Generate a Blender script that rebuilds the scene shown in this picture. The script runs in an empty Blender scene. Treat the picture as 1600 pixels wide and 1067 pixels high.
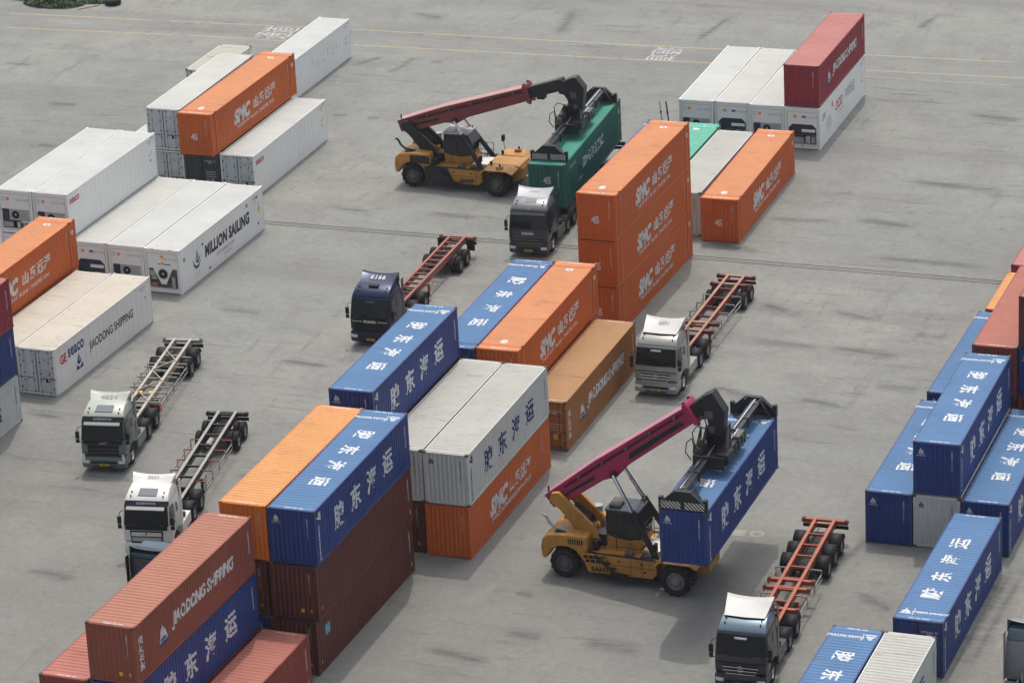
import bpy, bmesh, math, random
from mathutils import Vector, Matrix
R = math.radians
PI = math.pi
random.seed(7)
sc = bpy.context.scene
C = sc.collection

# ------------------------------------------------------------------ camera, world, sun, exposure
cam_d = bpy.data.cameras.new('camera')
cam = bpy.data.objects.new('camera', cam_d)
C.objects.link(cam)
cam.location = (0, 0, 78.7927)
cam.rotation_euler = (1.1892835, 0.0474196, 0.3490061)
cam_d.sensor_width = 36
cam_d.lens = 36 * 5634.93 / 1600
cam_d.clip_start = 1
cam_d.clip_end = 6000
sc.camera = cam

SUN_EL, SUN_AZ = R(66.5), math.atan2(-0.246, 0.969)
w = bpy.data.worlds.new('World'); sc.world = w; w.use_nodes = True
nt = w.node_tree; nt.nodes.clear()
sky = nt.nodes.new('ShaderNodeTexSky'); sky.sky_type = 'NISHITA'; sky.sun_disc = False
sky.sun_elevation = SUN_EL; sky.sun_rotation = SUN_AZ
sky.air_density = 1.0; sky.dust_density = 5.0; sky.ozone_density = 1.0
bg = nt.nodes.new('ShaderNodeBackground'); bg.inputs[1].default_value = 0.15
wo = nt.nodes.new('ShaderNodeOutputWorld')
hs = nt.nodes.new('ShaderNodeHueSaturation'); hs.inputs['Saturation'].default_value = .55   # hazy, washed-out sky
nt.links.new(sky.outputs[0], hs.inputs['Color']); nt.links.new(hs.outputs[0], bg.inputs[0]); nt.links.new(bg.outputs[0], wo.inputs[0])
sd = bpy.data.lights.new('sun', 'SUN'); sd.energy = 1.3; sd.angle = R(.8); sd.color = (1.0, 0.965, 0.885)
sun = bpy.data.objects.new('sun', sd); C.objects.link(sun)
sv = Vector((math.sin(SUN_AZ) * math.cos(SUN_EL), math.cos(SUN_AZ) * math.cos(SUN_EL), math.sin(SUN_EL)))
sun.rotation_euler = sv.to_track_quat('Z', 'Y').to_euler()
sun.location = (-60, 180, 120)
sc.view_settings.view_transform = 'Standard'; sc.view_settings.look = 'None'
sc.view_settings.exposure = 0.38; sc.view_settings.gamma = 1.0

# ------------------------------------------------------------------ materials
def nodes_of(name):
    m = bpy.data.materials.new(name); m.use_nodes = True
    t = m.node_tree; b = t.nodes['Principled BSDF']
    return m, t, b
def mk(t, typ, **kw):
    n = t.nodes.new(typ)
    for k, v in kw.items(): setattr(n, k, v)
    return n
def mixc(t, fac, a, b, mode='MIX'):
    n = mk(t, 'ShaderNodeMix', data_type='RGBA', blend_type=mode)
    for i, v in ((0, fac), (6, a), (7, b)):
        if hasattr(v, 'is_linked') or isinstance(v, bpy.types.NodeSocket): t.links.new(v, n.inputs[i])
        elif i == 0: n.inputs[0].default_value = v
        else: n.inputs[i].default_value = (*v[:3], 1)
    return n.outputs[2]
def noise(t, co, scale, detail=4, rough=.6, sc3=None, off=None):
    mp = mk(t, 'ShaderNodeMapping')
    t.links.new(co, mp.inputs[0])
    if sc3: mp.inputs['Scale'].default_value = sc3
    if off is not None: t.links.new(off, mp.inputs['Location'])
    n = mk(t, 'ShaderNodeTexNoise'); n.inputs['Scale'].default_value = scale
    n.inputs['Detail'].default_value = detail; n.inputs['Roughness'].default_value = rough
    t.links.new(mp.outputs[0], n.inputs[0])
    return n.outputs[0]
def ramp(t, v, lo, hi):
    n = mk(t, 'ShaderNodeMapRange'); n.inputs[1].default_value = lo; n.inputs[2].default_value = hi
    t.links.new(v, n.inputs[0]); return n.outputs[0]
def math_n(t, op, a, b):
    n = mk(t, 'ShaderNodeMath', operation=op)
    for i, v in enumerate((a, b)):
        if isinstance(v, bpy.types.NodeSocket): t.links.new(v, n.inputs[i])
        else: n.inputs[i].default_value = v
    return n.outputs[0]

def paint(name, col, rough=.5, var=.16, dirt=.25, dirtcol=(.13, .10, .075), metal=0., streak=True, spec=.4, blotch=0.0, blotchcol=(.10, .035, .015), cross=False):
    """weathered coating: slow colour drift, thin run-down streaks, a few specks of rust"""
    m, t, b = nodes_of(name)
    tc = mk(t, 'ShaderNodeTexCoord'); oi = mk(t, 'ShaderNodeObjectInfo')
    vm = mk(t, 'ShaderNodeVectorMath', operation='SCALE'); vm.inputs[3].default_value = 37.0
    cx = mk(t, 'ShaderNodeCombineXYZ')
    for i in range(3): t.links.new(oi.outputs['Random'], cx.inputs[i])
    t.links.new(cx.outputs[0], vm.inputs[0])
    co, off = tc.outputs['Object'], vm.outputs[0]
    n1 = noise(t, co, .45, 5, .65, off=off)
    dk = tuple(c * (1 - var) for c in col); lt = tuple(min(.95, c * (1 + var)) for c in col)
    c = mixc(t, ramp(t, n1, .3, .7), dk, lt)
    if streak:
        n2 = noise(t, co, 1.0, 4, .7, sc3=(5, 5, .35), off=off)
        c = mixc(t, math_n(t, 'MULTIPLY', ramp(t, n2, .55, .8), dirt), c, dirtcol)
    n3 = noise(t, co, 1.4, 6, .75, off=off)
    c = mixc(t, math_n(t, 'MULTIPLY', ramp(t, n3, .56, .72), dirt * .8), c, dirtcol)
    if cross:      # smears left across a roof by rain water and lifting gear
        n5 = noise(t, co, 1.0, 5, .7, sc3=(.45, 2.4, 1), off=off)
        c = mixc(t, math_n(t, 'MULTIPLY', ramp(t, n5, .58, .74), .45), c, (.09, .075, .065))
    if blotch:
        n4 = noise(t, co, 2.6, 8, .8, off=off)
        c = mixc(t, math_n(t, 'MULTIPLY', ramp(t, n4, .62, .68), blotch), c, blotchcol)
    t.links.new(c, b.inputs['Base Color'])
    b.inputs['Roughness'].default_value = rough; b.inputs['Metallic'].default_value = metal
    b.inputs['Specular IOR Level'].default_value = spec
    return m
def plain(name, col, rough=.6, metal=0., spec=.5):
    m, t, b = nodes_of(name)
    tc = mk(t, 'ShaderNodeTexCoord')
    n1 = noise(t, tc.outputs['Object'], 3.0, 3)
    c = mixc(t, ramp(t, n1, .3, .7), tuple(x * .88 for x in col), tuple(min(.95, x * 1.1) for x in col))
    t.links.new(c, b.inputs['Base Color'])
    b.inputs['Roughness'].default_value = rough; b.inputs['Metallic'].default_value = metal
    b.inputs['Specular IOR Level'].default_value = spec
    return m

M = {}
M['blue'] = paint('blue_paint', (.014, .042, .185), .45, .14, .2)
M['orange'] = paint('orange_paint', (.53, .108, .016), .5, .08, .18)
M['orange_plain'] = paint('light_orange_paint', (.62, .17, .025), .5, .06, .14)
M['oxide'] = paint('oxide_red_paint', (.105, .024, .020), .55, .14, .25)
M['salmon'] = paint('faded_red_paint', (.24, .045, .035), .6, .15, .28, blotch=.5)
M['maroon'] = paint('maroon_paint', (.27, .026, .042), .5, .1, .2, blotch=.25)
M['brownred'] = paint('brown_red_paint', (.25, .065, .040), .6, .13, .28, blotch=.3)
M['tan'] = paint('ochre_brown_paint', (.33, .130, .036), .6, .12, .25, blotch=.6, blotchcol=(.25, .05, .03))
M['green'] = paint('sea_green_paint', (.012, .120, .088), .5, .1, .15)
M['palegreen'] = paint('pale_green_paint', (.10, .42, .30), .5, .1, .15)
M['greywhite'] = paint('grey_white_paint', (.52, .54, .515), .5, .07, .3, dirtcol=(.22, .17, .12), blotch=.45, blotchcol=(.16, .10, .06))
M['reefer'] = paint('reefer_white_paint', (.76, .775, .75), .4, .04, .14, dirtcol=(.30, .28, .24), blotch=.2, blotchcol=(.28, .24, .2))
M['reefer_cream'] = paint('reefer_cream_paint', (.72, .71, .67), .45, .05, .32, dirtcol=(.42, .36, .27), blotch=.5, blotchcol=(.22, .17, .12))
M['reefer_old'] = paint('old_reefer_white_paint', (.68, .69, .66), .45, .06, .25, dirtcol=(.36, .33, .28), blotch=.35, blotchcol=(.25, .2, .15))
M['cream'] = paint('old_cream_paint', (.62, .60, .52), .5, .08, .4, dirtcol=(.3, .24, .15), blotch=.6)
def roofpaint(name, col, dirt=.30, cross=True, **kw):  # separate roof tone for each container colour
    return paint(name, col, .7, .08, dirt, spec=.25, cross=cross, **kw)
M['blue_roof'] = roofpaint('sun_bleached_blue_roof', (.085, .180, .335))  # coloured roofs are paler than the sides of the same container
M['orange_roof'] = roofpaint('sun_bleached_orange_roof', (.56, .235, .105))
M['orange_plain_roof'] = roofpaint('pale_light_orange_roof', (.60, .285, .105))
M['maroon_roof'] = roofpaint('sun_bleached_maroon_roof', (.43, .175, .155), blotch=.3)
M['salmon_roof'] = roofpaint('pale_red_roof', (.40, .150, .115), blotch=.4)
M['brownred_roof'] = roofpaint('pale_brown_red_roof', (.36, .155, .105), blotch=.3)
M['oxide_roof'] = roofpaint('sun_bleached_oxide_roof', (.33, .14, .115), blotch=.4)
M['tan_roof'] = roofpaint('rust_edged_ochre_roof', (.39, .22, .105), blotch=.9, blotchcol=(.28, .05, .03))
M['green_roof'] = roofpaint('pale_sea_green_roof', (.055, .27, .185))
M['palegreen_roof'] = roofpaint('light_green_roof', (.13, .42, .30))
M['reefer_roof'] = roofpaint('dusty_white_reefer_roof', (.445, .452, .430), dirt=.14, cross=False)  # white roofs are greyer than the sides of the same container
M['reefer_old_roof'] = roofpaint('greyer_old_reefer_roof', (.44, .442, .405), dirt=.18, cross=False, blotch=.3, blotchcol=(.22, .17, .12))
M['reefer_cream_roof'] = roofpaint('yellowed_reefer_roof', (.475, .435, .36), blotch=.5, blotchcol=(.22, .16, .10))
M['greywhite_roof'] = roofpaint('dull_grey_white_roof', (.42, .415, .375), blotch=.6, blotchcol=(.16, .10, .06))
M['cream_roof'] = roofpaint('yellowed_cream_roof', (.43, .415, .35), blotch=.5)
M['darkgrey'] = paint('dark_grey_paint', (.045, .052, .058), .5, .15, .2)
M['door_grey'] = paint('door_grey_paint', (.48, .51, .52), .45, .06, .35, dirtcol=(.2, .17, .13))
M['casting'] = plain('casting_steel', (.075, .055, .045), .7)
M['black'] = plain('black_steel', (.010, .010, .012), .62, spec=.25)
M['blackpaint'] = plain('black_gloss_paint', (.014, .015, .019), .28)
M['rubber'] = plain('tyre_rubber', (.016, .016, .017), .8, spec=.25)
M['rim'] = plain('wheel_rim_steel', (.22, .22, .22), .45, .4)
M['alu'] = plain('bare_aluminium', (.55, .56, .57), .35, .7)
M['chrome'] = plain('chrome_rod', (.75, .76, .78), .15, 1.)
M['glass'] = plain('dark_tinted_glass', (.006, .008, .011), .10, spec=.4)
M['skyglass'] = plain('roof_hatch_glass', (.07, .09, .12), .15)
M['white'] = plain('white_lettering', (.60, .61, .61), .6)
M['navyink'] = plain('navy_lettering', (.022, .03, .17), .6)
M['blackink'] = plain('black_lettering', (.015, .015, .02), .6)
M['redink'] = plain('red_lettering', (.45, .02, .03), .6)
M['greyink'] = plain('grey_lettering', (.30, .25, .27), .6)
M['greenink'] = plain('green_lettering', (.12, .42, .14), .6)
M['paleink'] = plain('worn_grey_lettering', (.42, .50, .47), .6)
M['yellow'] = plain('yellow_sticker', (.75, .42, .03), .5)
M['orangesticker'] = plain('orange_sticker', (.80, .30, .03), .5)
M['teal'] = plain('teal_placard', (.12, .40, .45), .5)
M['lamp'] = plain('headlamp_lens', (.62, .64, .66), .12)
M['redlamp'] = plain('red_lamp_lens', (.45, .02, .02), .3)
M['plate'] = plain('yellow_number_plate', (.50, .33, .03), .5)
M['rs_yellow'] = paint('machine_yellow_paint', (.44, .205, .034), .45, .2, .75, dirtcol=(.05, .035, .02), blotch=.5, blotchcol=(.04, .03, .02))
M['rs_magenta'] = paint('magenta_boom_paint', (.36, .016, .085), .33, .12, .2)
M['rs_red'] = paint('faded_red_boom_paint', (.21, .036, .042), .4, .15, .35, dirtcol=(.08, .04, .03))
M['rs_magenta_top'] = paint('sunlit_magenta_boom_top', (.45, .20, .26), .4, .08, .15)  # pale pink is sun and sky gloss painted into the colour
M['rs_red_top'] = paint('sunlit_dusty_red_boom_top', (.42, .23, .21), .6, .12, .3)  # pale tone paints in the sun on top, along with dust
M['rs_black'] = paint('black_machine_paint', (.010, .011, .015), .38, .25, .12, dirtcol=(.06, .045, .035))
M['rs_grille'] = plain('machinery_grey', (.09, .09, .085), .7)
M['unit_navy'] = plain('unit_dark_blue', (.012, .018, .05), .5)
M['unit_grey'] = plain('unit_grey', (.33, .34, .34), .5)

def car(name, col, rough=.25, metal=.3): return paint(name, col, rough, .05, .12, (.10, .09, .08), metal)
M['cab_grey'] = car('charcoal_cab_paint', (.055, .058, .064), metal=.35)
M['cab_navy'] = car('navy_cab_paint', (.012, .022, .06))
M['cab_silver'] = car('champagne_silver_cab_paint', (.31, .305, .28), metal=.3)
M['cab_sage'] = car('grey_green_cab_paint', (.13, .17, .155), metal=.35)
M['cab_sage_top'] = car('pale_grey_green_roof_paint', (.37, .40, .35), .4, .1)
M['cab_white'] = car('white_cab_paint', (.64, .64, .61), metal=0.)
M['cab_steel'] = car('slate_blue_cab_paint', (.05, .058, .07), metal=.35)
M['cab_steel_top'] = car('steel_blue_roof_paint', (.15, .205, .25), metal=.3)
M['cab_lower'] = car('slate_grey_cab_paint', (.045, .050, .058), metal=.3)
M['cab_midgrey'] = car('mid_grey_cab_paint', (.24, .245, .25), .45, .2)
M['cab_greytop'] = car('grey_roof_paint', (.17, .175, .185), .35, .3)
M['cab_teal'] = car('teal_blue_cab_paint', (.045, .095, .13))
M['spoiler_white'] = paint('white_roof_spoiler_paint', (.48, .48, .455), .4, .04, .12)
M['spoiler_grey'] = car('silver_grey_spoiler_paint', (.30, .31, .32), .45, .15)
M['tr_brown'] = paint('rust_pink_trailer_paint', (.26, .10, .075), .7, .2, .45, blotch=.5)
M['tr_maroon'] = paint('maroon_trailer_paint', (.15, .022, .025), .6, .2, .3)
M['tr_rust'] = paint('rusty_beam_top', (.36, .19, .12), .75, .25, .5)
M['tr_grey'] = paint('grey_white_trailer_paint', (.28, .27, .245), .6, .15, .4)
M['tr_greyrust'] = paint('worn_grey_beam_top', (.40, .355, .29), .7, .2, .5)
M['tr_black'] = paint('black_trailer_paint', (.020, .021, .025), .5, .2, .3)
M['tr_orange'] = paint('orange_red_trailer_paint', (.31, .062, .028), .55, .15, .35)
M['tr_orangerust'] = paint('worn_orange_beam_top', (.36, .12, .07), .7, .2, .5)

def hazard_mat():
    m, t, b = nodes_of('hazard_stripes')
    tc = mk(t, 'ShaderNodeTexCoord'); sp = mk(t, 'ShaderNodeSeparateXYZ')
    t.links.new(tc.outputs['Object'], sp.inputs[0])
    s = math_n(t, 'ADD', sp.outputs[0], sp.outputs[2])
    s = math_n(t, 'MULTIPLY', s, 5.2)
    s = math_n(t, 'FRACT', s, 0.)
    s = math_n(t, 'GREATER_THAN', s, .52)
    t.links.new(mixc(t, s, (.012, .012, .014), (.55, .55, .52)), b.inputs['Base Color'])
    b.inputs['Roughness'].default_value = .6
    return m
M['hazard'] = hazard_mat()

def ground_mat():
    m, t, b = nodes_of('worn_concrete_asphalt')
    tc = mk(t, 'ShaderNodeTexCoord'); co = tc.outputs['Object']
    c = mixc(t, ramp(t, noise(t, co, .035, 4, .55), .3, .7), (.196, .202, .192), (.258, .260, .233))
    c = mixc(t, math_n(t, 'MULTIPLY', ramp(t, noise(t, co, .30, 6, .72), .42, .66), .55), c, (.160, .157, .152))
    # long worn bands where traffic runs across the yard
    band = ramp(t, noise(t, co, 1.0, 4, .6, sc3=(.022, .17, 1)), .53, .68)
    c = mixc(t, math_n(t, 'MULTIPLY', band, .7), c, (.17, .166, .158))
    # scuffs: short tyre rubber marks mostly along x
    brk = ramp(t, noise(t, co, .05, 3, .5), .42, .58)
    s1 = ramp(t, noise(t, co, 1.0, 6, .75, sc3=(.16, 1.3, 1)), .56, .66)
    c = mixc(t, math_n(t, 'MULTIPLY', math_n(t, 'MULTIPLY', s1, brk), .6), c, (.075, .073, .07))
    brk2 = ramp(t, noise(t, co, .07, 3, .5), .48, .62)
    s2 = ramp(t, noise(t, co, 1.0, 6, .75, sc3=(.95, .13, 1)), .56, .68)
    c = mixc(t, math_n(t, 'MULTIPLY', math_n(t, 'MULTIPLY', s2, brk2), .5), c, (.09, .088, .085))
    # spots of oil and chips
    sp = ramp(t, noise(t, co, .9, 8, .8), .62, .67)
    c = mixc(t, math_n(t, 'MULTIPLY', sp, .6), c, (.07, .065, .06))
    sp2 = ramp(t, noise(t, co, .42, 5, .7), .62, .70)
    c = mixc(t, math_n(t, 'MULTIPLY', sp2, .5), c, (.10, .097, .093))
    # hairline cracks
    v = mk(t, 'ShaderNodeTexVoronoi', feature='DISTANCE_TO_EDGE'); v.inputs['Scale'].default_value = .085
    wv = mk(t, 'ShaderNodeVectorMath', operation='ADD')
    nz = mk(t, 'ShaderNodeTexNoise'); nz.inputs['Scale'].default_value = .35; nz.inputs['Detail'].default_value = 6
    t.links.new(co, nz.inputs[0])
    vs = mk(t, 'ShaderNodeVectorMath', operation='SCALE'); vs.inputs[3].default_value = 5.0
    t.links.new(nz.outputs['Color'], vs.inputs[0])
    t.links.new(co, wv.inputs[0]); t.links.new(vs.outputs[0], wv.inputs[1]); t.links.new(wv.outputs[0], v.inputs[0])
    cr = mk(t, 'ShaderNodeMapRange'); cr.inputs[1].default_value = .0035; cr.inputs[2].default_value = .0; t.links.new(v.outputs[0], cr.inputs[0])
    ck = math_n(t, 'MULTIPLY', cr.outputs[0], ramp(t, noise(t, co, .06, 2), .48, .58))
    c = mixc(t, math_n(t, 'MULTIPLY', ck, .45), c, (.10, .098, .095))
    # the near end of the yard is older, browner paving
    spx = mk(t, 'ShaderNodeSeparateXYZ'); t.links.new(co, spx.inputs[0])
    wy = math_n(t, 'ADD', spx.outputs[1], math_n(t, 'MULTIPLY', noise(t, co, .04, 4, .6), 40.))
    c = mixc(t, math_n(t, 'MULTIPLY', ramp(t, wy, 200., 168.), .45), c, (.175, .168, .150))
    # fine grain
    g2 = noise(t, co, 2.2, 8, .85)
    c = mixc(t, .55, c, mixc(t, ramp(t, g2, .34, .66), (.36, .36, .36), (.60, .60, .60)), 'OVERLAY')
    g = noise(t, co, 9.0, 5, .8)
    c = mixc(t, .5, c, mixc(t, ramp(t, g, .3, .7), (.40, .40, .40), (.60, .60, .60)), 'OVERLAY')
    t.links.new(c, b.inputs['Base Color']); b.inputs['Roughness'].default_value = .9
    b.inputs['Specular IOR Level'].default_value = .25
    bp = mk(t, 'ShaderNodeBump'); bp.inputs['Strength'].default_value = .25; bp.inputs['Distance'].default_value = .02
    t.links.new(noise(t, co, 4.0, 8, .8), bp.inputs['Height']); t.links.new(bp.outputs[0], b.inputs['Normal'])
    return m
M['ground'] = ground_mat()
def worn(name, col, lo=.40, hi=.60, under=(.235, .235, .23)):
    m, t, b = nodes_of(name)
    tc = mk(t, 'ShaderNodeTexCoord')
    f = ramp(t, noise(t, tc.outputs['Object'], 1.3, 8, .8), lo, hi)
    t.links.new(mixc(t, f, under, col), b.inputs['Base Color']); b.inputs['Roughness'].default_value = .9
    return m
M['mark_yellow'] = worn('worn_yellow_marking', (.44, .34, .16), .34, .60)
M['mark_faint'] = worn('faint_yellow_marking', (.36, .29, .17), .44, .66)
M['mark_white'] = worn('worn_white_marking', (.50, .50, .48), .30, .60)
M['groove'] = plain('drain_groove', (.045, .043, .04), .9)
M['patch'] = worn('dark_patch', (.15, .145, .14), .45, .62)
M['leaf'] = plain('shrub_leaf', (.035, .075, .022), .6)
M['stem'] = plain('shrub_stem', (.06, .045, .03), .8)

# ------------------------------------------------------------------ mesh helpers
class MB:
    def __init__(s): s.v = []; s.f = []; s.m = []; s.mats = []
    def mi(s, mat):
        if mat not in s.mats: s.mats.append(mat)
        return s.mats.index(mat)
    def add(s, vs, fs, mat, T=None):
        k = len(s.v); i = s.mi(mat)
        for p in vs: s.v.append(tuple(T @ Vector(p)) if T is not None else tuple(p))
        for f in fs: s.f.append(tuple(k + a for a in f)); s.m.append(i)
        return s
    def box(s, x0, x1, y0, y1, z0, z1, mat, T=None):
        vs = [(x, y, z) for z in (z0, z1) for y in (y0, y1) for x in (x0, x1)]
        return s.add(vs, [(0, 2, 3, 1), (4, 5, 7, 6), (0, 1, 5, 4), (2, 6, 7, 3), (0, 4, 6, 2), (1, 3, 7, 5)], mat, T)
    def prism(s, pts, axis, a0, a1, mat, T=None):
        """polygon pts (two coords) extruded along axis 'x','y' or 'z' from a0 to a1"""
        n = len(pts)
        def P(p, a): return {'x': (a, p[0], p[1]), 'y': (p[0], a, p[1]), 'z': (p[0], p[1], a)}[axis]
        vs = [P(p, a0) for p in pts] + [P(p, a1) for p in pts]
        fs = [tuple(range(n))[::-1], tuple(range(n, 2 * n))] + [(i, (i + 1) % n, n + (i + 1) % n, n + i) for i in range(n)]
        return s.add(vs, fs, mat, T)
    def bar(s, p, q, w_, h_, mat, T=None, up=(0, 0, 1)):
        p, q = Vector(p), Vector(q); d = (q - p).normalized(); u = Vector(up)
        if abs(d.dot(u)) > .98: u = Vector((1, 0, 0))
        r = d.cross(u).normalized() * w_ / 2; u = r.cross(d).normalized() * h_ / 2
        vs = [e + a * r + b_ * u for e in (p, q) for a, b_ in ((-1, -1), (1, -1), (1, 1), (-1, 1))]
        return s.add(vs, [(0, 1, 2, 3), (7, 6, 5, 4), (0, 4, 5, 1), (1, 5, 6, 2), (2, 6, 7, 3), (3, 7, 4, 0)], mat, T)
    def tube(s, pts, r, mat, n=8, T=None, cap=True):
        pts = [Vector(p) for p in pts]; k = len(s.v); i = s.mi(mat)
        rs = r if isinstance(r, (list, tuple)) else [r] * len(pts)
        for j, p in enumerate(pts):
            d = (pts[min(j + 1, len(pts) - 1)] - pts[max(j - 1, 0)]).normalized()
            u = Vector((0, 0, 1)) if abs(d.z) < .95 else Vector((1, 0, 0))
            a = d.cross(u).normalized(); b_ = a.cross(d).normalized()
            for q in range(n):
                t_ = 2 * PI * q / n; v = p + rs[j] * (math.cos(t_) * a + math.sin(t_) * b_)
                s.v.append(tuple(T @ v) if T is not None else tuple(v))
        for j in range(len(pts) - 1):
            for q in range(n):
                a, b_ = k + j * n + q, k + j * n + (q + 1) % n
                s.f.append((a, a + n, b_ + n, b_)); s.m.append(i)
        if cap:
            s.f.append(tuple(k + q for q in range(n))); s.m.append(i)
            s.f.append(tuple(k + (len(pts) - 1) * n + q for q in range(n))[::-1]); s.m.append(i)
        return s
    def lathe_x(s, prof, mat, n=24, c=(0, 0, 0), mod=None):
        """profile of (x, radius) turned about the x axis through c"""
        k = len(s.v); i = s.mi(mat)
        for x, r in prof:
            for q in range(n):
                rr = r + (mod(q, x, r) if mod else 0); t_ = 2 * PI * q / n
                s.v.append((c[0] + x, c[1] + rr * math.cos(t_), c[2] + rr * math.sin(t_)))
        for j in range(len(prof) - 1):
            for q in range(n):
                a, b_ = k + j * n + q, k + j * n + (q + 1) % n
                s.f.append((a, b_, b_ + n, a + n)); s.m.append(i)
        return s
    def mesh(s, name, bevel=0, smooth=False, seg=2):
        me = bpy.data.meshes.new(name)
        me.from_pydata(s.v, [], s.f)
        for m_ in s.mats: me.materials.append(M[m_])
        me.polygons.foreach_set('material_index', s.m)
        bm = bmesh.new(); bm.from_mesh(me)
        bmesh.ops.remove_doubles(bm, verts=bm.verts, dist=1e-5) if bevel or smooth else None
        bmesh.ops.recalc_face_normals(bm, faces=bm.faces)
        if bevel:
            es = [e for e in bm.edges if len(e.link_faces) == 2 and e.calc_face_angle(0) > R(28)]
            bmesh.ops.bevel(bm, geom=es, offset=bevel, segments=seg, affect='EDGES', profile=.5, clamp_overlap=True)
        if smooth:
            for f in bm.faces: f.smooth = True
            for e in bm.edges:
                if len(e.link_faces) == 2 and e.calc_face_angle(0) > R(38): e.smooth = False
        bm.to_mesh(me); bm.free(); me.update()
        return me
    def build(s, name, parent=None, loc=None, **kw):
        return obj(name, s.mesh(name, **kw), parent, loc)
def obj(name, me, parent=None, loc=None, rz=0):
    o = bpy.data.objects.new(name, me); C.objects.link(o)
    if parent: o.parent = parent
    if loc is not None: o.location = loc
    if rz: o.rotation_euler = (0, 0, rz)
    return o
def tag(o, label, cat, group=None):
    o['label'] = label; o['category'] = cat
    if group: o['group'] = group
    return o
def thing(name, label, cat, loc, rz=0, group=None):
    o = bpy.data.objects.new(name, None); C.objects.link(o)
    o.empty_display_size = .5
    o.location = loc; o.rotation_euler = (0, 0, rz)
    return tag(o, label, cat, group)

# ------------------------------------------------------------------ lettering: flat glyph meshes
GC = {}
def glyphs(body, size, bold=0., shear=0., spacing=1., wx=1., line=1.):
    """(verts2d, faces), centred on 0,0; wx stretches the width"""
    key = (body, size, bold, shear, spacing, wx, line)
    if key in GC: return GC[key]
    cu = bpy.data.curves.new('lettering', 'FONT')
    cu.body = body; cu.size = size; cu.offset = bold; cu.shear = shear; cu.space_character = spacing; cu.space_line = line
    cu.align_x = 'CENTER'; cu.resolution_u = 3
    o = bpy.data.objects.new('lettering', cu); C.objects.link(o)
    dg = bpy.context.evaluated_depsgraph_get(); dg.update()
    me = bpy.data.meshes.new_from_object(o.evaluated_get(dg))
    vs = [(v.co.x * wx, v.co.y) for v in me.vertices]; fs = [tuple(p.vertices) for p in me.polygons]
    bpy.data.objects.remove(o); bpy.data.curves.remove(cu); bpy.data.meshes.remove(me)
    if vs:
        cx = (min(v[0] for v in vs) + max(v[0] for v in vs)) / 2; cy = (min(v[1] for v in vs) + max(v[1] for v in vs)) / 2
        vs = [(a - cx, b_ - cy) for a, b_ in vs]
    GC[key] = (vs, fs)
    return GC[key]
def poly2d(pts): return (list(pts), [tuple(range(len(pts)))])
def disc2d(r, n=14): return poly2d([(r * math.cos(2 * PI * i / n), r * math.sin(2 * PI * i / n)) for i in range(n)])
def sail2d(s=1.):
    """emblem: two sails over a hull, two tones"""
    a = poly2d([(-.42 * s, -.30 * s), (-.02 * s, .5 * s), (.02 * s, .05 * s), (-.12 * s, -.30 * s)])
    b_ = poly2d([(-.06 * s, -.30 * s), (.06 * s, .08 * s), (.04 * s, .30 * s), (.42 * s, -.30 * s)])
    c = poly2d([(-.45 * s, -.36 * s), (.45 * s, -.36 * s), (.38 * s, -.5 * s), (-.38 * s, -.5 * s)])
    return [a, b_, c]

def corr_depth(u, a, b_, pitch, depth):
    """trapezoid corrugation between a and b_"""
    if u <= a or u >= b_: return 0.
    n = round((b_ - a) / pitch); p = (b_ - a) / n; f = ((u - a) % p) / p
    if f < .13: return 0.
    if f < .37: return depth * (f - .13) / .24
    if f < .63: return depth
    if f < .87: return depth * (.87 - f) / .24
    return 0.
def corr_cuts(a, b_, pitch):
    n = round((b_ - a) / pitch); p = (b_ - a) / n; r = []
    for i in range(n):
        for f in (.13, .37, .63, .87): r.append(a + (i + f) * p)
    return r

class Ink:
    """collects glyph meshes placed in (u,v) on a panel; cut at the corrugation folds and laid on them"""
    def __init__(s): s.items = []
    def put(s, g, u, v, mat, rot=0.):
        c_, s_ = math.cos(rot), math.sin(rot)
        s.items.append(([(u + c_ * a - s_ * b_, v + s_ * a + c_ * b_) for a, b_ in g[0]], g[1], mat)); return s
    def mesh(s, name, cuts, fold, place, axis=0):
        """cuts: values of coordinate `axis` to split at; fold(u,v)->depth; place(u,v,d)->xyz"""
        mats = []; bmt = bmesh.new()
        for vs, fs, mat in s.items:
            if not vs: continue
            if mat not in mats: mats.append(mat)
            mi = mats.index(mat); bv = [bmt.verts.new((a, b_, 0)) for a, b_ in vs]
            for f in fs:
                try: fc = bmt.faces.new([bv[i] for i in f]); fc.material_index = mi
                except ValueError: pass
        if bmt.verts:
            lo = min(v.co[axis] for v in bmt.verts); hi = max(v.co[axis] for v in bmt.verts)
            no = Vector((1, 0, 0)) if axis == 0 else Vector((0, 1, 0))
            for c_ in cuts:
                if lo < c_ < hi:
                    bmesh.ops.bisect_plane(bmt, geom=bmt.verts[:] + bmt.edges[:] + bmt.faces[:], plane_co=no * c_, plane_no=no, dist=1e-5)
        for v in bmt.verts:
            u, w_ = v.co.x, v.co.y
            v.co = place(u, w_, fold(u, w_))
        me = bpy.data.meshes.new(name); bmt.to_mesh(me); bmt.free()
        for m_ in mats: me.materials.append(M[m_])
        return me

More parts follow.
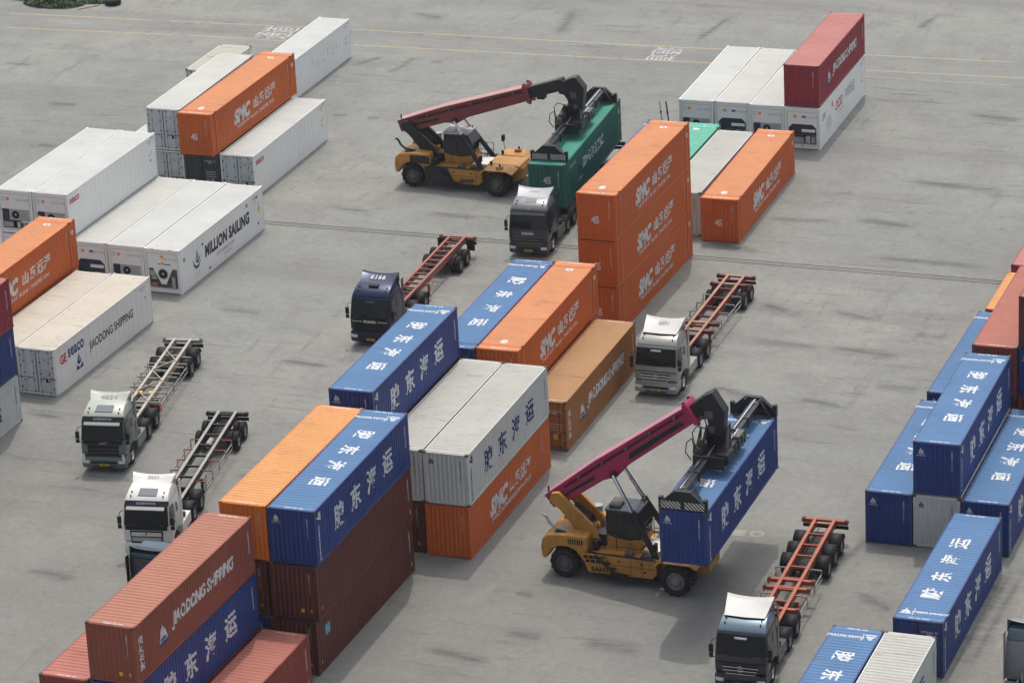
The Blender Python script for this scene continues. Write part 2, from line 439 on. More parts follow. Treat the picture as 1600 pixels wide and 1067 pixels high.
# ------------------------------------------------------------------ containers
W, H = 2.438, 2.896
L20, L40, L45 = 6.058, 12.192, 13.716
hw = W / 2
CACHE = {}
def cached(key, fn):
    if key not in CACHE: CACHE[key] = fn()
    return CACHE[key]
def frame_mesh(L, col, reefer=False):
    b = MB(); hl = L / 2; e = .01
    for sx in (-1, 1):
        for sy in (-1, 1):
            x0, x1 = sorted((sx * (hw - e), sx * (hw - .12))); y0, y1 = sorted((sy * (hl - e), sy * (hl - .11)))
            b.box(x0, x1, y0, y1, .118, H - .118, col)
        x0, x1 = sorted((sx * (hw - .012), sx * (hw - .072)))
        b.box(x0, x1, -hl + .178, hl - .178, H - .075, H - .030, col)      # top rail
        b.box(x0, x1, -hl + .178, hl - .178, .030, .16, col)               # bottom rail
    for sy in (-1, 1):
        y0, y1 = sorted((sy * (hl - .012), sy * (hl - .09)))
        b.box(-hw + .162, hw - .162, y0, y1, H - .13, H - .034, col)
        b.box(-hw + .162, hw - .162, y0, y1, .055, .17, col)
    if L > 13:
        for sy in (-1, 1):
            yy = sy * (hl - .762)
            for sx in (-1, 1):
                x0, x1 = sorted((sx * (hw - .004), sx * (hw - .07)))
                b.box(x0, x1, yy - .11, yy + .11, .165, H - .08, col)
                b.box(sx * hw - .09 if sx > 0 else -hw, hw if sx > 0 else -hw + .09, yy - .089, yy + .089, H - .11, H - .001, 'casting')
            b.box(-hw + .09, hw - .09, yy - .10, yy + .10, H - .06, H - .004, col)
    # floor and cross members
    b.box(-hw + .075, hw - .075, -hl + .1, hl - .1, .12, .155, 'casting')
    return b.mesh('frame')
def casting_mesh(mat='casting'):
    b = MB(); b.box(-.081, .081, -.089, .089, -.059, .059, mat)
    return b.mesh('corner_casting', bevel=.008, seg=1)
def strip_mesh(name, a, b_, pitch, depth, place, mat, ext, lo=True):
    """corrugated sheet running over u in [a,b_]; place(u, d, e) -> xyz for the two long borders e=0/1"""
    cuts = [ext[0], a] + corr_cuts(a, b_, pitch) + [b_, ext[1]]
    m = MB(); vs = []
    for u in cuts:
        d = corr_depth(u, a, b_, pitch, depth)
        vs += [place(u, d, 0), place(u, d, 1)]
    m.add(vs, [(2 * i, 2 * i + 2, 2 * i + 3, 2 * i + 1) for i in range(len(cuts) - 1)], mat)
    # inner skin gives the sheet a thickness
    vs2 = [place(u, depth + .012, e) for u in (ext[0], ext[1]) for e in (0, 1)]
    m.add(vs2, [(0, 1, 3, 2)], mat)
    return m.mesh(name)
SP, SDp = .278, .036      # side pitch, depth
def side_range(L): return -L / 2 + .16, L / 2 - .16
def side_mesh(L, col, sx, reefer):
    a, b_ = side_range(L)
    if reefer:
        m = MB(); x = sx * (hw - .018)
        n = round(L / .6); p = (b_ - a) / n
        for i in range(n):
            m.box(min(x, x - sx * .03), max(x, x - sx * .03), a + i * p + .006, a + (i + 1) * p - .006, .161, H - .076, col)
        m.box(min(x - sx * .008, x - sx * .04), max(x - sx * .008, x - sx * .04), a - .06, b_ + .06, .161, H - .076, col)
        return m.mesh('side_panel')
    return strip_mesh('side_panel', a, b_, SP, SDp, lambda u, d, e: (sx * (hw - .016 - d), u, (.158, H - .073)[e]), col, (a - .06, b_ + .06))
RP, RD = .285, .034
def roof_range(L): return -L / 2 + .33, L / 2 - .33
def roof_mesh(L, col, reefer):
    a, b_ = roof_range(L)
    if reefer:
        m = MB(); n = 8; p = (L - .16) / n
        for i in range(n):
            m.box(-hw + .072, hw - .072, -L / 2 + .08 + i * p + .004, -L / 2 + .08 + (i + 1) * p - .004, H - .04, H - .017, col)
        m.box(-hw + .072, hw - .072, -L / 2 + .08, L / 2 - .08, H - .05, H - .021, col)
        for sy in (-1, 1):
            for k, dx in enumerate((-.6, .35)): m.box(dx, dx + .16, sy * (L / 2 - .55) - .03, sy * (L / 2 - .55) + .03, H - .03, H - .012, 'tr_greyrust')
        return m.mesh('roof')
    return strip_mesh('roof', a, b_, RP, RD, lambda u, d, e: ((-hw + .07, hw - .07)[e], u, H - .014 - d), col, (-L / 2 + .09, L / 2 - .09))
EP, ED = .25, .045
def end_mesh(L, col):
    a, b_ = -hw + .14, hw - .14
    return strip_mesh('end_wall', a, b_, EP, ED, lambda u, d, e: (u, -L / 2 + .02 + d, (.17, H - .13)[e]), col, (-hw + .10, hw - .10))
def door_meshes(L, col, dark):
    leaf = []; yy = -L / 2 + .035
    for sx in (-1, 1):
        m = MB(); x0, x1 = sorted((sx * .012, sx * (hw - .13)))
        m.box(x0, x1, yy, yy + .045, .18, H - .14, col)
        g = 'black'
        m.box(x0, x1, yy - .004, yy + .02, .18, .205, g); m.box(x0, x1, yy - .004, yy + .02, H - .165, H - .14, g)
        for xx in (x0, x1 - .025): m.box(xx, xx + .025, yy - .004, yy + .02, .18, H - .14, g)
        for k in range(3): m.box(x0 + .10, x1 - .10, yy - .012, yy + .01, .30 + k * .85, 1.02 + k * .85, col)
        leaf.append(m.mesh('door', bevel=.004, seg=1))
    rods = []
    for sx in (-1, 1):
        for dx in (.22, .80):
            m = MB(); x = sx * dx
            m.tube([(x, yy - .045, .10), (x, yy - .045, H - .05)], .021, 'casting' if dark else 'door_grey', 8)
            for z in (.22, .9, 1.35, 2.05, H - .2): m.box(x - .05, x + .05, yy - .06, yy - .004, z - .035, z + .035, 'casting')
            m.box(min(x, x + sx * .42), max(x, x + sx * .42), yy - .085, yy - .062, 1.05, 1.09, 'casting')
            rods.append(m.mesh('lock_rod'))
    hin = []
    for sx in (-1, 1):
        m = MB()
        for z in (.45, 1.05, 1.75, 2.4):
            x0, x1 = sorted((sx * (hw - .006), sx * (hw - .24))); m.box(x0, x1, yy - .02, yy - .002, z - .045, z + .045, 'casting')
        hin.append(m.mesh('hinge_set'))
    return leaf, rods, hin
def unit_meshes(L, style):
    """refrigeration machinery end of a reefer; returns list of (name, mesh)"""
    out = []; y = -L / 2 + .03; x0, x1 = -hw + .13, hw - .13
    m = MB()
    # insulated front panel with an opening for the machinery bay
    bz0, bz1 = .35, 1.62
    if style == 'chamfer': bz1 = 1.75
    m.box(x0, x1, y, y + .05, bz1, H - .14, 'reefer'); m.box(x0, x1, y, y + .05, .18, bz0, 'reefer')
    m.box(x0, x0 + .13, y, y + .05, bz0, bz1, 'reefer'); m.box(x1 - .13, x1, y, y + .05, bz0, bz1, 'reefer')
    m.box(x0, x1, y + .45, y + .5, .18, H - .14, 'reefer')
    if style == 'chamfer':
        for sx in (-1, 1):
            xx = x0 + .13 if sx < 0 else x1 - .13
            m.prism([(xx, bz1), (xx - sx * .28, bz1), (xx, bz1 - .28)], 'y', y + .003, y + .047, 'reefer')
    for z in (.30, H - .30): m.box(x0 + .05, x1 - .05, y - .008, y, z - .01, z + .01, 'unit_grey')
    for xx in (x0 + .04, x1 - .06): m.box(xx, xx + .02, y - .008, y, .3, H - .3, 'unit_grey')
    out.append(('unit_panel', m.mesh('unit_panel')))
    b = MB(); bx0, bx1 = x0 + .13, x1 - .13
    if style == 'chamfer':
        b.box(bx0, bx1, y + .05, y + .40, bz1 - .75, bz1 - .01, 'unit_navy')
        b.box(bx0 + .9, bx1 - .1, y + .03, y + .06, bz1 - .55, bz1 - .35, 'reefer')
        b.box(bx0 + .05, bx0 + 1.0, y + .10, y + .40, bz0 + .05, bz0 + .45, 'unit_grey')
        b.tube([(bx0 + 1.3, y + .12, bz0 + .1), (bx0 + 1.3, y + .12, bz0 + .6)], .17, 'alu', 12)
        b.tube([(bx0 + 1.65, y + .10, bz0 + .1), (bx0 + 1.65, y + .10, bz0 + .5)], .12, 'unit_grey', 12)
        b.tube([(bx0 + .1, y + .2, bz0 + .55), (bx0 + .9, y + .1, bz0 + .5), (bx0 + 1.2, y + .1, bz0 + .65)], .03, 'black', 6)
    elif style == 'vfan':
        b.box(bx0, bx1, y + .12, y + .16, bz0, bz1, 'rs_grille'); b.box(bx0 + .03, bx0 + .40, y + .05, y + .12, bz1 - .55, bz1 - .15, 'unit_grey')
        b.tube([(-.85, y + .04, bz0 + .42), (-.4, y + .04, bz0 + .5), (.2, y + .06, bz0 + .3), (.9, y + .05, bz0 + .85)], .025, 'black', 6)
        b.prism([(-.70, bz1 + .10), (.70, bz1 + .10), (.16, bz0 + .25), (-.16, bz0 + .25)], 'y', y - .02, y + .06, 'reefer')
        b.add([(.36 * math.cos(2 * PI * i / 20), y - .024, 1.28 + .36 * math.sin(2 * PI * i / 20)) for i in range(20)], [tuple(range(20))], 'unit_grey')
        b.add([(.29 * math.cos(2 * PI * i / 20), y - .028, 1.28 + .29 * math.sin(2 * PI * i / 20)) for i in range(20)], [tuple(range(20))], 'black')
        b.add([(.09 * math.cos(2 * PI * i / 12), y - .032, 1.28 + .09 * math.sin(2 * PI * i / 12)) for i in range(12)], [tuple(range(12))], 'unit_grey')
        b.tube([(.66, y + .06, bz0 + .05), (.66, y + .06, bz0 + .75)], .13, 'unit_grey', 12)
        b.box(-.88, -.45, y + .03, y + .12, bz0 + .05, bz0 + .30, 'tr_rust'); b.box(-.85, -.5, y + .03, y + .12, bz0 + .5, bz0 + .7, 'unit_grey')
        b.box(-.75, .45, y - .012, y + .0, 1.86, 2.22, 'reefer'); b.box(-.30, .55, y - .018, y - .012, 1.88, 1.94, 'unit_navy')
    else:
        b.box(bx0, bx1, y + .12, y + .16, bz0, bz1, 'rs_grille')
        b.box(bx0 + .75, bx0 + .95, y + .03, y + .12, bz0 + .05, bz0 + .45, 'black'); b.box(bx0 + 1.3, bx1 - .03, y + .0, y + .12, bz0 + .42, bz0 + .52, 'reefer')
        b.box(bx0 + .1, bx0 + .42, y + .0, y + .12, bz1 - .62, bz1 - .08, 'unit_navy')
        b.box(bx0 + .5, bx1, y - .01, y + .12, bz1 - .72, bz1, 'unit_grey')
        b.add([(bx0 + .95 + .26 * math.cos(2 * PI * i / 18), y - .016, bz1 - .36 + .26 * math.sin(2 * PI * i / 18)) for i in range(18)], [tuple(range(18))], 'black')
        b.add([(bx0 + .95 + .08 * math.cos(2 * PI * i / 10), y - .02, bz1 - .36 + .08 * math.sin(2 * PI * i / 10)) for i in range(10)], [tuple(range(10))], 'unit_grey')
        b.box(bx0 + .05, bx0 + .7, y + .02, y + .12, bz0 + .08, bz0 + .4, 'unit_grey')
        b.tube([(bx0 + 1.1, y + .06, bz0 + .05), (bx0 + 1.1, y + .06, bz0 + .45)], .12, 'alu', 10)
        b.tube([(bx0 + 1.5, y + .06, bz0 + .05), (bx0 + 1.5, y + .06, bz0 + .4)], .10, 'unit_grey', 10)
        b.tube([(bx0 + .1, y + .02, bz0 + .6), (bx0 + .7, y + .02, bz0 + .5), (bx0 + 1.3, y + .02, bz0 + .55)], .025, 'casting', 6)
    out.append(('refrigeration_unit', b.mesh('refrigeration_unit')))
    k = MB(); z = 2.28
    if style == 'vfan':
        for zz in (2.42, 1.98): k.prism([(-.16, zz - .10), (.16, zz - .10), (0, zz + .14)], 'y', y - .03, y - .013, 'orangesticker')
        for xx in (-.78, .50): k.box(xx, xx + .30, y - .06, y - .03, H - .06, H - .012, 'orangesticker')
    else:
        k.box(x0 + .48, x0 + .70, y - .014, y - .009, z - .10, z + .10, 'orangesticker')
        if style == 'chamfer': k.add([(.12 + .17 * math.cos(2 * PI * i / 14), y - .01, z + .08 * math.sin(2 * PI * i / 14)) for i in range(14)], [tuple(range(14))], 'navyink')
        else:
            k.box(x0 + .16, x0 + .32, y - .014, y - .009, z - .14, z + .12, 'unit_grey'); k.box(x0 + .19, x0 + .29, y - .018, y - .014, z - .11, z + .09, 'reefer')
        if style == 'chamfer': k.prism([(-.14, .20), (.10, .20), (-.02, .42)], 'y', y - .014, y - .004, 'orangesticker')
    out.append(('sticker', k.mesh('sticker')))
    g = Ink(); g.put(glyphs('SZLU 915 402 1', .16, .002), hw - .62, z - .02, 'unit_grey')
    out.append(('number', g.mesh('number', [], lambda u, v: 0, lambda u, v, d: (u, y - .012, v))))
    return out

def id_column(s, n=13):
    t = ''.join(random.Random(s).choice('JDSCMUTG' if i < 4 else '0123456789') for i in range(11))
    return '\n'.join(t)

def side_ink(kind, L, seed):
    """lettering of the right-hand side; u runs from the near end to the far end, v is height"""
    k = Ink(); h = L / 2; mid = H / 2
    vert = lambda txt, u, v, size, mat: k.put(glyphs(txt, size, .004, line=.82), u, v, mat)
    if kind in ('blue', 'greywhite'):
        ink = 'white' if kind == 'blue' else 'navyink'
        for i, c_ in enumerate('胶东海运'): k.put(glyphs(c_, 1.30, .035), -h + L * (.245 + .172 * i), mid + .02, ink)
        for g in sail2d(.55): k.put(g, -h + .52, H - .48, ink, PI / 2)
        k.put(glyphs('JIAODONG SHIPPING', .27, .014, 0, 1.0, .70), -h + .52, mid - .38, ink, PI / 2)
        vert(id_column(seed), h - .48, 1.75, .13, 'white' if kind == 'blue' else 'blackink')
    elif kind == 'smc':
        k.put(glyphs('SMC', 1.24, .075, .32, 1.02), -h + L * .355, mid + .02, 'white')
        for i, c_ in enumerate('山东远洋'): k.put(glyphs(c_, .84, .022, .12), -h + L * (.515 + .068 * i), mid + .10 + .05 * (i % 2), 'white')
        k.put(glyphs('SHANDONG MARINE CORPORATION', .33, .006, .2, 1.08), -h + L * .505, mid - .68, 'white')
        vert(id_column(seed), h - 1.25, 1.9, .12, 'white')
        if L > 13:
            k.put(disc2d(.17), h - .42, H - .72, 'white'); 
    elif kind in ('jiaodong_side', 'jiaodong_maroon', 'jiaodong_tan'):
        a0 = .215
        for i, g in enumerate(sail2d(.95)): k.put(g, -h + L * a0 + .1, mid - .02, 'white' if i != 1 else 'white')
        k.put(poly2d([(-.44, -.5), (.44, -.5), (.16, -.12), (-.14, -.12)]), -h + L * a0 + .1, mid - .12, 'navyink')
        k.put(glyphs('JIAODONG SHIPPING', .84, .036, .12, 1.04, .76), -h + L * .56, mid + .02, 'white')
        if kind != 'jiaodong_maroon': k.put(glyphs('胶东海运', .42, .01), -h + .55, mid - .05, 'white', PI / 2)
        vert(id_column(seed), h - .48, 1.75, .13, 'white')
        k.put(poly2d([(-.07, -.09), (.07, -.09), (0, .1)]), h - .40, .65, 'yellow')
    elif kind == 'oxide':
        vert(id_column(seed), h - .48, 1.75, .13, 'white')
        k.put(poly2d([(-.07, -.09), (.07, -.09), (0, .1)]), h - .40, .68, 'yellow')
        k.put(poly2d([(-.08, -.08), (.08, -.08), (.08, .08), (-.08, .08)]), -h + .5, .55, 'yellow')
        k.put(poly2d([(-.08, -.1), (.08, -.1), (.08, .1), (-.08, .1)]), h - .32, .42, 'yellow')
    elif kind == 'placard':
        side_basic = side_ink('oxide', L, seed); k.items += side_basic.items
        k.put(poly2d([(-.30, -.28), (.30, -.28), (.30, .28), (-.30, .28)]), -h + 1.35, 1.95, 'teal')
        k.put(glyphs('SD', .26, .012), -h + 1.32, 1.95, 'white')
    elif kind == 'green_truck':
        k.put(glyphs('DONG CA SUZINC.', .98, .022, 0, 1.0, .60), -h + L * .50, mid + .16, 'white')
        k.put(glyphs('DCSU 451027', .24, .006), -h + L * .155, H - .62, 'white'); k.put(glyphs('CUBED 45', .22, .006), -h + L * .27, .82, 'white')
        for g in sail2d(.7): k.put(g, -h + L * .245, mid + .25, 'navyink')
        k.put(poly2d([(-.09, -.2), (.09, -.2), (.09, .2), (-.09, .2)]), h - .42, H - .75, 'white')
    elif kind == 'green45':
        vert(id_column(seed), h - .48, 1.75, .13, 'white')
    elif kind == 'million':
        k.put(glyphs('MILLION SAILING', 1.0, .058, .10, 1.08, .78), -h + L * .553, mid + .12, 'blackink')
        k.put(glyphs('万舟海运有限公司·冷链', .26, .004), -h + L * .52, mid - .62, 'greyink')
        k.put(glyphs('www.millionsailing', .16, .003), -h + L * .55, mid - .95, 'greyink')
        k.put(poly2d([(-.32, -.1), (-.12, .1), (.05, .62), (.22, .3), (.3, 0)]), -h + L * .19 , mid + .08, 'greenink')
        k.put(poly2d([(-.52, .2), (-.40, -.28), (-.10, -.55), (.3, -.5), (.62, -.12), (.25, -.34), (-.05, -.36), (-.26, -.2)]), -h + L * .185, mid + .02, 'navyink')
        k.put(poly2d([(-.20, -.12), (.15, -.28), (.55, .12), (.2, -.02)]), -h + L * .19, mid + .05, 'navyink')
        k.put(glyphs('LY CO', .22, .004), -h + L * .19, mid - .82, 'paleink')
        for u, v, c_ in ((.62, .62, 'greenink'), (L * .80, .95, 'greenink')): k.put(disc2d(.16, 6), -h + u, mid + v, c_)
        for u, v in ((L * .265, .72), (L * .33, -1.12), (L - .95, 1.02), (L - .95, -.75)): k.put(disc2d(.11, 8), -h + u, mid + v, 'navyink')
        k.put(poly2d([(-.12, -.22), (.12, -.22), (.12, .22), (-.12, .22)]), h - .75, mid + .15, 'yellow'); k.put(poly2d([(-.09, -.1), (.09, -.1), (0, .12)]), h - .75, mid + .6, 'orangesticker')
        k.put(poly2d([(-.06, -.08), (.06, -.08), (0, .08)]), h - .65, mid - .62, 'yellow')
        k.put(glyphs('MSLU\n905\n221', .17, .003, line=.9), h - 1.25, mid + .90, 'greyink')
    elif kind == 'ge':
        k.put(glyphs('GE', .74, .030, 0, 1.0, .82), -h + L * .088, mid + .50, 'redink')
        k.put(glyphs('seaco', 1.05, .030, .0, 1.03, .80), -h + L * .215, mid + .58, 'navyink')
        k.put(poly2d([(-.40, -.38), (-.30, -.05), (.02, -.30), (.40, -.05), (.45, -.38)]), -h + L * .235, mid - .42, 'navyink')
        k.put(poly2d([(-.26, .0), (.0, .52), (.24, .0), (0, -.18)]), -h + L * .235, mid - .36, 'navyink')
        k.put(poly2d([(-.06, .05), (.14, .08), (.05, .3)]), -h + L * .235, mid - .36, 'reefer')
        k.put(glyphs('JIAODONG SHIPPING', .72, .018, 0, 1.0, .80), -h + L * .57, mid - .02, 'blackink')
        k.put(glyphs('GESU 925\n  7 43', .17, .003), h - 1.1, H - .45, 'greyink'); k.put(disc2d(.07, 8), h - .8, H - 1.05, 'navyink')
    elif kind == 'seaco':
        k.put(glyphs('seaco', .66, .018, .15, 1.0, .85), -h + .95, H - .62, 'redink'); k.items += far_marks(h).items
    elif kind == 'broken':
        r = random.Random(5)
        for i in range(9):
            u = -h + L * (.42 + .045 * i)
            for j in range(3):
                a, b_ = r.uniform(-.1, .1), r.uniform(-.4, .4)
                k.put(poly2d([(-.03, -.12), (.05, -.1), (.04, .12), (-.02, .1)]), u + a, mid + .1 + b_, 'paleink')
        k.items += far_marks(h).items
    elif kind == 'white':
        k.items += far_marks(h).items
    elif kind == 'ckdd':
        k.put(glyphs('CKDD', .92, .020, .1, .92, .78), -h + L * .415, mid + .28, 'redink')
        k.put(glyphs('中铁医运', .86, .006, 0, .95, .8), -h + L * .655, mid + .34, 'greyink')
        k.put(poly2d([(-.25, .1), (-.05, .55), (.1, .2), (.2, -.15), (.0, .05)]), -h + L * .275, mid + .55, 'redink')
        for i in range(4): k.put(poly2d([(-.75, -.28), (-.3, .12), (.35, .2), (.4, .14), (-.25, .05), (-.7, -.32)]), -h + L * (.20 + .01 * i), mid + .05 - .22 * i, 'greyink')
        k.put(glyphs('CAFS', .62, .004, .3, .95, .7), -h + L * .09, mid + .58, 'blackink')
        k.put(glyphs('COLD CHAIN LINE', .2, .003), -h + L * .45, mid - .32, 'greyink')
        k.items += far_marks(h).items
    return k
def far_marks(h):
    k = Ink(); k.put(glyphs('RF 45R1\n22 9', .16, .003), h - .85, H - .42, 'greyink')
    k.put(poly2d([(-.10, -.09), (.10, -.09), (0, .13)]), h - .95, H - 1.22, 'orangesticker'); k.put(poly2d([(-.05, -.08), (.05, -.08), (.05, .1), (-.05, .1)]), h - .68, H - 1.15, 'yellow')
    k.put(disc2d(.08, 8), h - .88, H - 1.6, 'blackink'); k.put(poly2d([(-.22, -.02), (.22, -.02), (.22, .02), (-.22, .02)]), h - .42, H - .2, 'blackink')
    return k
def roof_ink(kind, L):
    """u across (+x), v along (+y); text reads from far to near unless the box is turned"""
    k = Ink(); h = L / 2
    if kind == 'blue':
        for i, c_ in enumerate('胶东海运'): k.put(glyphs(c_, 1.02, .024, 0, 1, 1.06), .08, h - L * (.245 + .158 * i), 'white', -PI / 2)
        k.put(glyphs('JIAODONG SHIPPING', .28, .010, 0, 1, .66), -.38, h - .95, 'white')
        k.put(poly2d([(-.02, -.36), (.02, -.36), (.02, .36), (-.02, .36)]), .42, h - .9, 'white')
        for g in sail2d(.62): k.put(g, .78, h - .92, 'white', PI)
        k.put(glyphs('JDSU 401 226', .17, .004), 0, h - .22, 'white'); k.put(glyphs('JDSU 401 226', .17, .004), .1, -h + .2, 'white')
    elif kind == 'smc':
        for v in (-h + 1.25, h - 1.25): k.put(disc2d(.23), -.02, v, 'white'); k.put(glyphs('45', .2, .01), -.02, v, 'orange')
        k.put(glyphs('SMCU 451 203', .15, .004), 0, -h + .25, 'white'); k.put(glyphs('SMCU 451 203', .15, .004), 0, h - .25, 'white')
    elif kind in ('id',):
        k.put(glyphs('TGHU 401 226', .16, .004), .1, -h + .2, 'white'); k.put(glyphs('TGHU 401 226', .16, .004), .1, h - .22, 'white')
    elif kind == 'green':
        k.put(disc2d(.22), -.1, h - 1.25, 'white'); k.put(disc2d(.12), .25, h - .5, 'white')
    return k
def end_ink(kind, seed):
    k = Ink()
    idc = lambda c_='white': k.put(glyphs(id_column(seed), .125, .004, line=.80), .78, 1.92, c_)
    if kind == 'blue':
        for g in sail2d(.36): k.put(g, -.80, 2.40, 'white')
        k.put(glyphs('JIAODONG', .09, .002), -.80, 2.13, 'white'); idc()
    elif kind == 'greywhite':
        for g in sail2d(.36): k.put(g, -.80, 2.40, 'navyink')
        idc('blackink')
    elif kind == 'smc': k.put(glyphs('45', .62, .018, 0, .9, .85), -.10, 1.28, 'white'); idc()
    elif kind == 'green': k.put(glyphs('45', .62, .018, 0, 1, .8), .02, 1.82, 'white'); idc()
    elif kind == 'id': idc(); k.put(poly2d([(-.09, -.09), (.09, -.09), (.09, .09), (-.09, .09)]), .35, .52, 'yellow'); k.put(poly2d([(-.07, -.09), (.07, -.09), (0, .1)]), .82, .55, 'yellow')
    elif kind == 'idonly': idc()
    return k
def door_ink(kind, L):
    k = Ink()
    c_ = {'reefer': 'greyink', 'dark': 'white', 'other': 'white'}[kind]
    k.put(glyphs('RFCU 915 402\n45R1', .13, .003, line=.9), .55, 2.25, c_)
    for i in range(4): k.put(glyphs('MAX GR 34 000 KG', .085, .003), .55, 1.55 - .16 * i, c_)
    if kind == 'dark':
        for i in range(3):
            for xx in (.30, .66): k.put(poly2d([(-.12, -.07), (.12, -.07), (.12, .07), (-.12, .07)]), xx, 1.0 - .22 * i, 'door_grey')
    if kind == 'other': k.put(poly2d([(-.12, -.17), (.12, -.17), (.12, .17), (-.12, .17)]), .55, .82, 'yellow')
    if kind == 'reefer': k.put(poly2d([(-.08, -.12), (.08, -.12), (.08, .12), (-.08, .12)]), .62, .95, 'blackink')
    return k

# kinds: colour, near end, side ink, roof ink, end ink
KINDS = {
    'blue': dict(col='blue', near='wall', side='blue', roof='blue', end='blue'),
    'blue_turned': dict(col='blue', near='doors', side='blue', roof='blue', end=None, turn=True),
    'smc45': dict(col='orange', near='wall', side='smc', roof='smc', end='smc', L=L45),
    'smc40': dict(col='orange', near='wall', side='smc', roof='id', end='idonly'),
    'orange40': dict(col='orange_plain', near='wall', side='oxide', roof='id', end='idonly'),
    'orange20': dict(col='orange_plain', near='wall', side='', roof=None, end='idonly', L=L20),
    'oxide': dict(col='oxide', near='wall', side='oxide', roof='id', end='id'),
    'oxide_placard': dict(col='oxide', near='wall', side='placard', roof='id', end='id'),
    'salmon': dict(col='salmon', near='wall', side='oxide', roof='id', end='id'),
    'maroon': dict(col='maroon', near='wall', side='jiaodong_maroon', roof=None, end='idonly'),
    'brownred': dict(col='brownred', near='wall', side='jiaodong_side', roof='id', end='id'),
    'tan': dict(col='tan', near='doors', side='jiaodong_tan', roof='id', end=None),
    'green_truck': dict(col='green', near='wall', side='green_truck', roof='green', end='green', L=L45),
    'palegreen': dict(col='palegreen', near='wall', side='green45', roof='green', end='green', L=L45),
    'greywhite': dict(col='greywhite', near='wall', side='greywhite', roof=None, end='greywhite'),
    'greywhite_bare': dict(col='greywhite', near='wall', side='green45', roof=None, end='greywhite'),
    'cream20': dict(col='cream', near='doors', side='', roof=None, end=None, L=L20),
    'reefer_panel': dict(col='reefer', near='unit', unit='panel', side='white', roof=None, end=None, reefer=True),
    'reefer_chamfer': dict(col='reefer', near='unit', unit='chamfer', side='white', roof=None, end=None, reefer=True),
    'reefer_cream_chamfer': dict(col='reefer_old', near='unit', unit='chamfer', side='white', roof=None, end=None, reefer=True),
    'reefer_broken': dict(col='reefer', near='unit', unit='panel', side='broken', roof=None, end=None, reefer=True),
    'reefer_seaco': dict(col='reefer', near='unit', unit='panel', side='seaco', roof=None, end=None, reefer=True),
    'reefer_seaco_doors': dict(col='reefer', near='doors', side='seaco', roof=None, end=None, reefer=True),
    'reefer_doors': dict(col='reefer_old', near='doors', side='white', roof=None, end=None, reefer=True),
    'reefer_ge': dict(col='reefer_cream', near='doors', side='ge', roof=None, end=None, reefer=True),
    'reefer_yellowed_doors': dict(col='reefer_cream', near='doors', side='white', roof=None, end=None, reefer=True),
    'reefer_dark': dict(col='darkgrey', near='doors', side='', roof=None, end=None, reefer=True),
    'reefer_million': dict(col='reefer', near='unit', unit='vfan', side='million', roof=None, end=None, reefer=True),
    'reefer_ckdd': dict(col='reefer', near='unit', unit='chamfer', side='ckdd', roof=None, end=None, reefer=True),
}
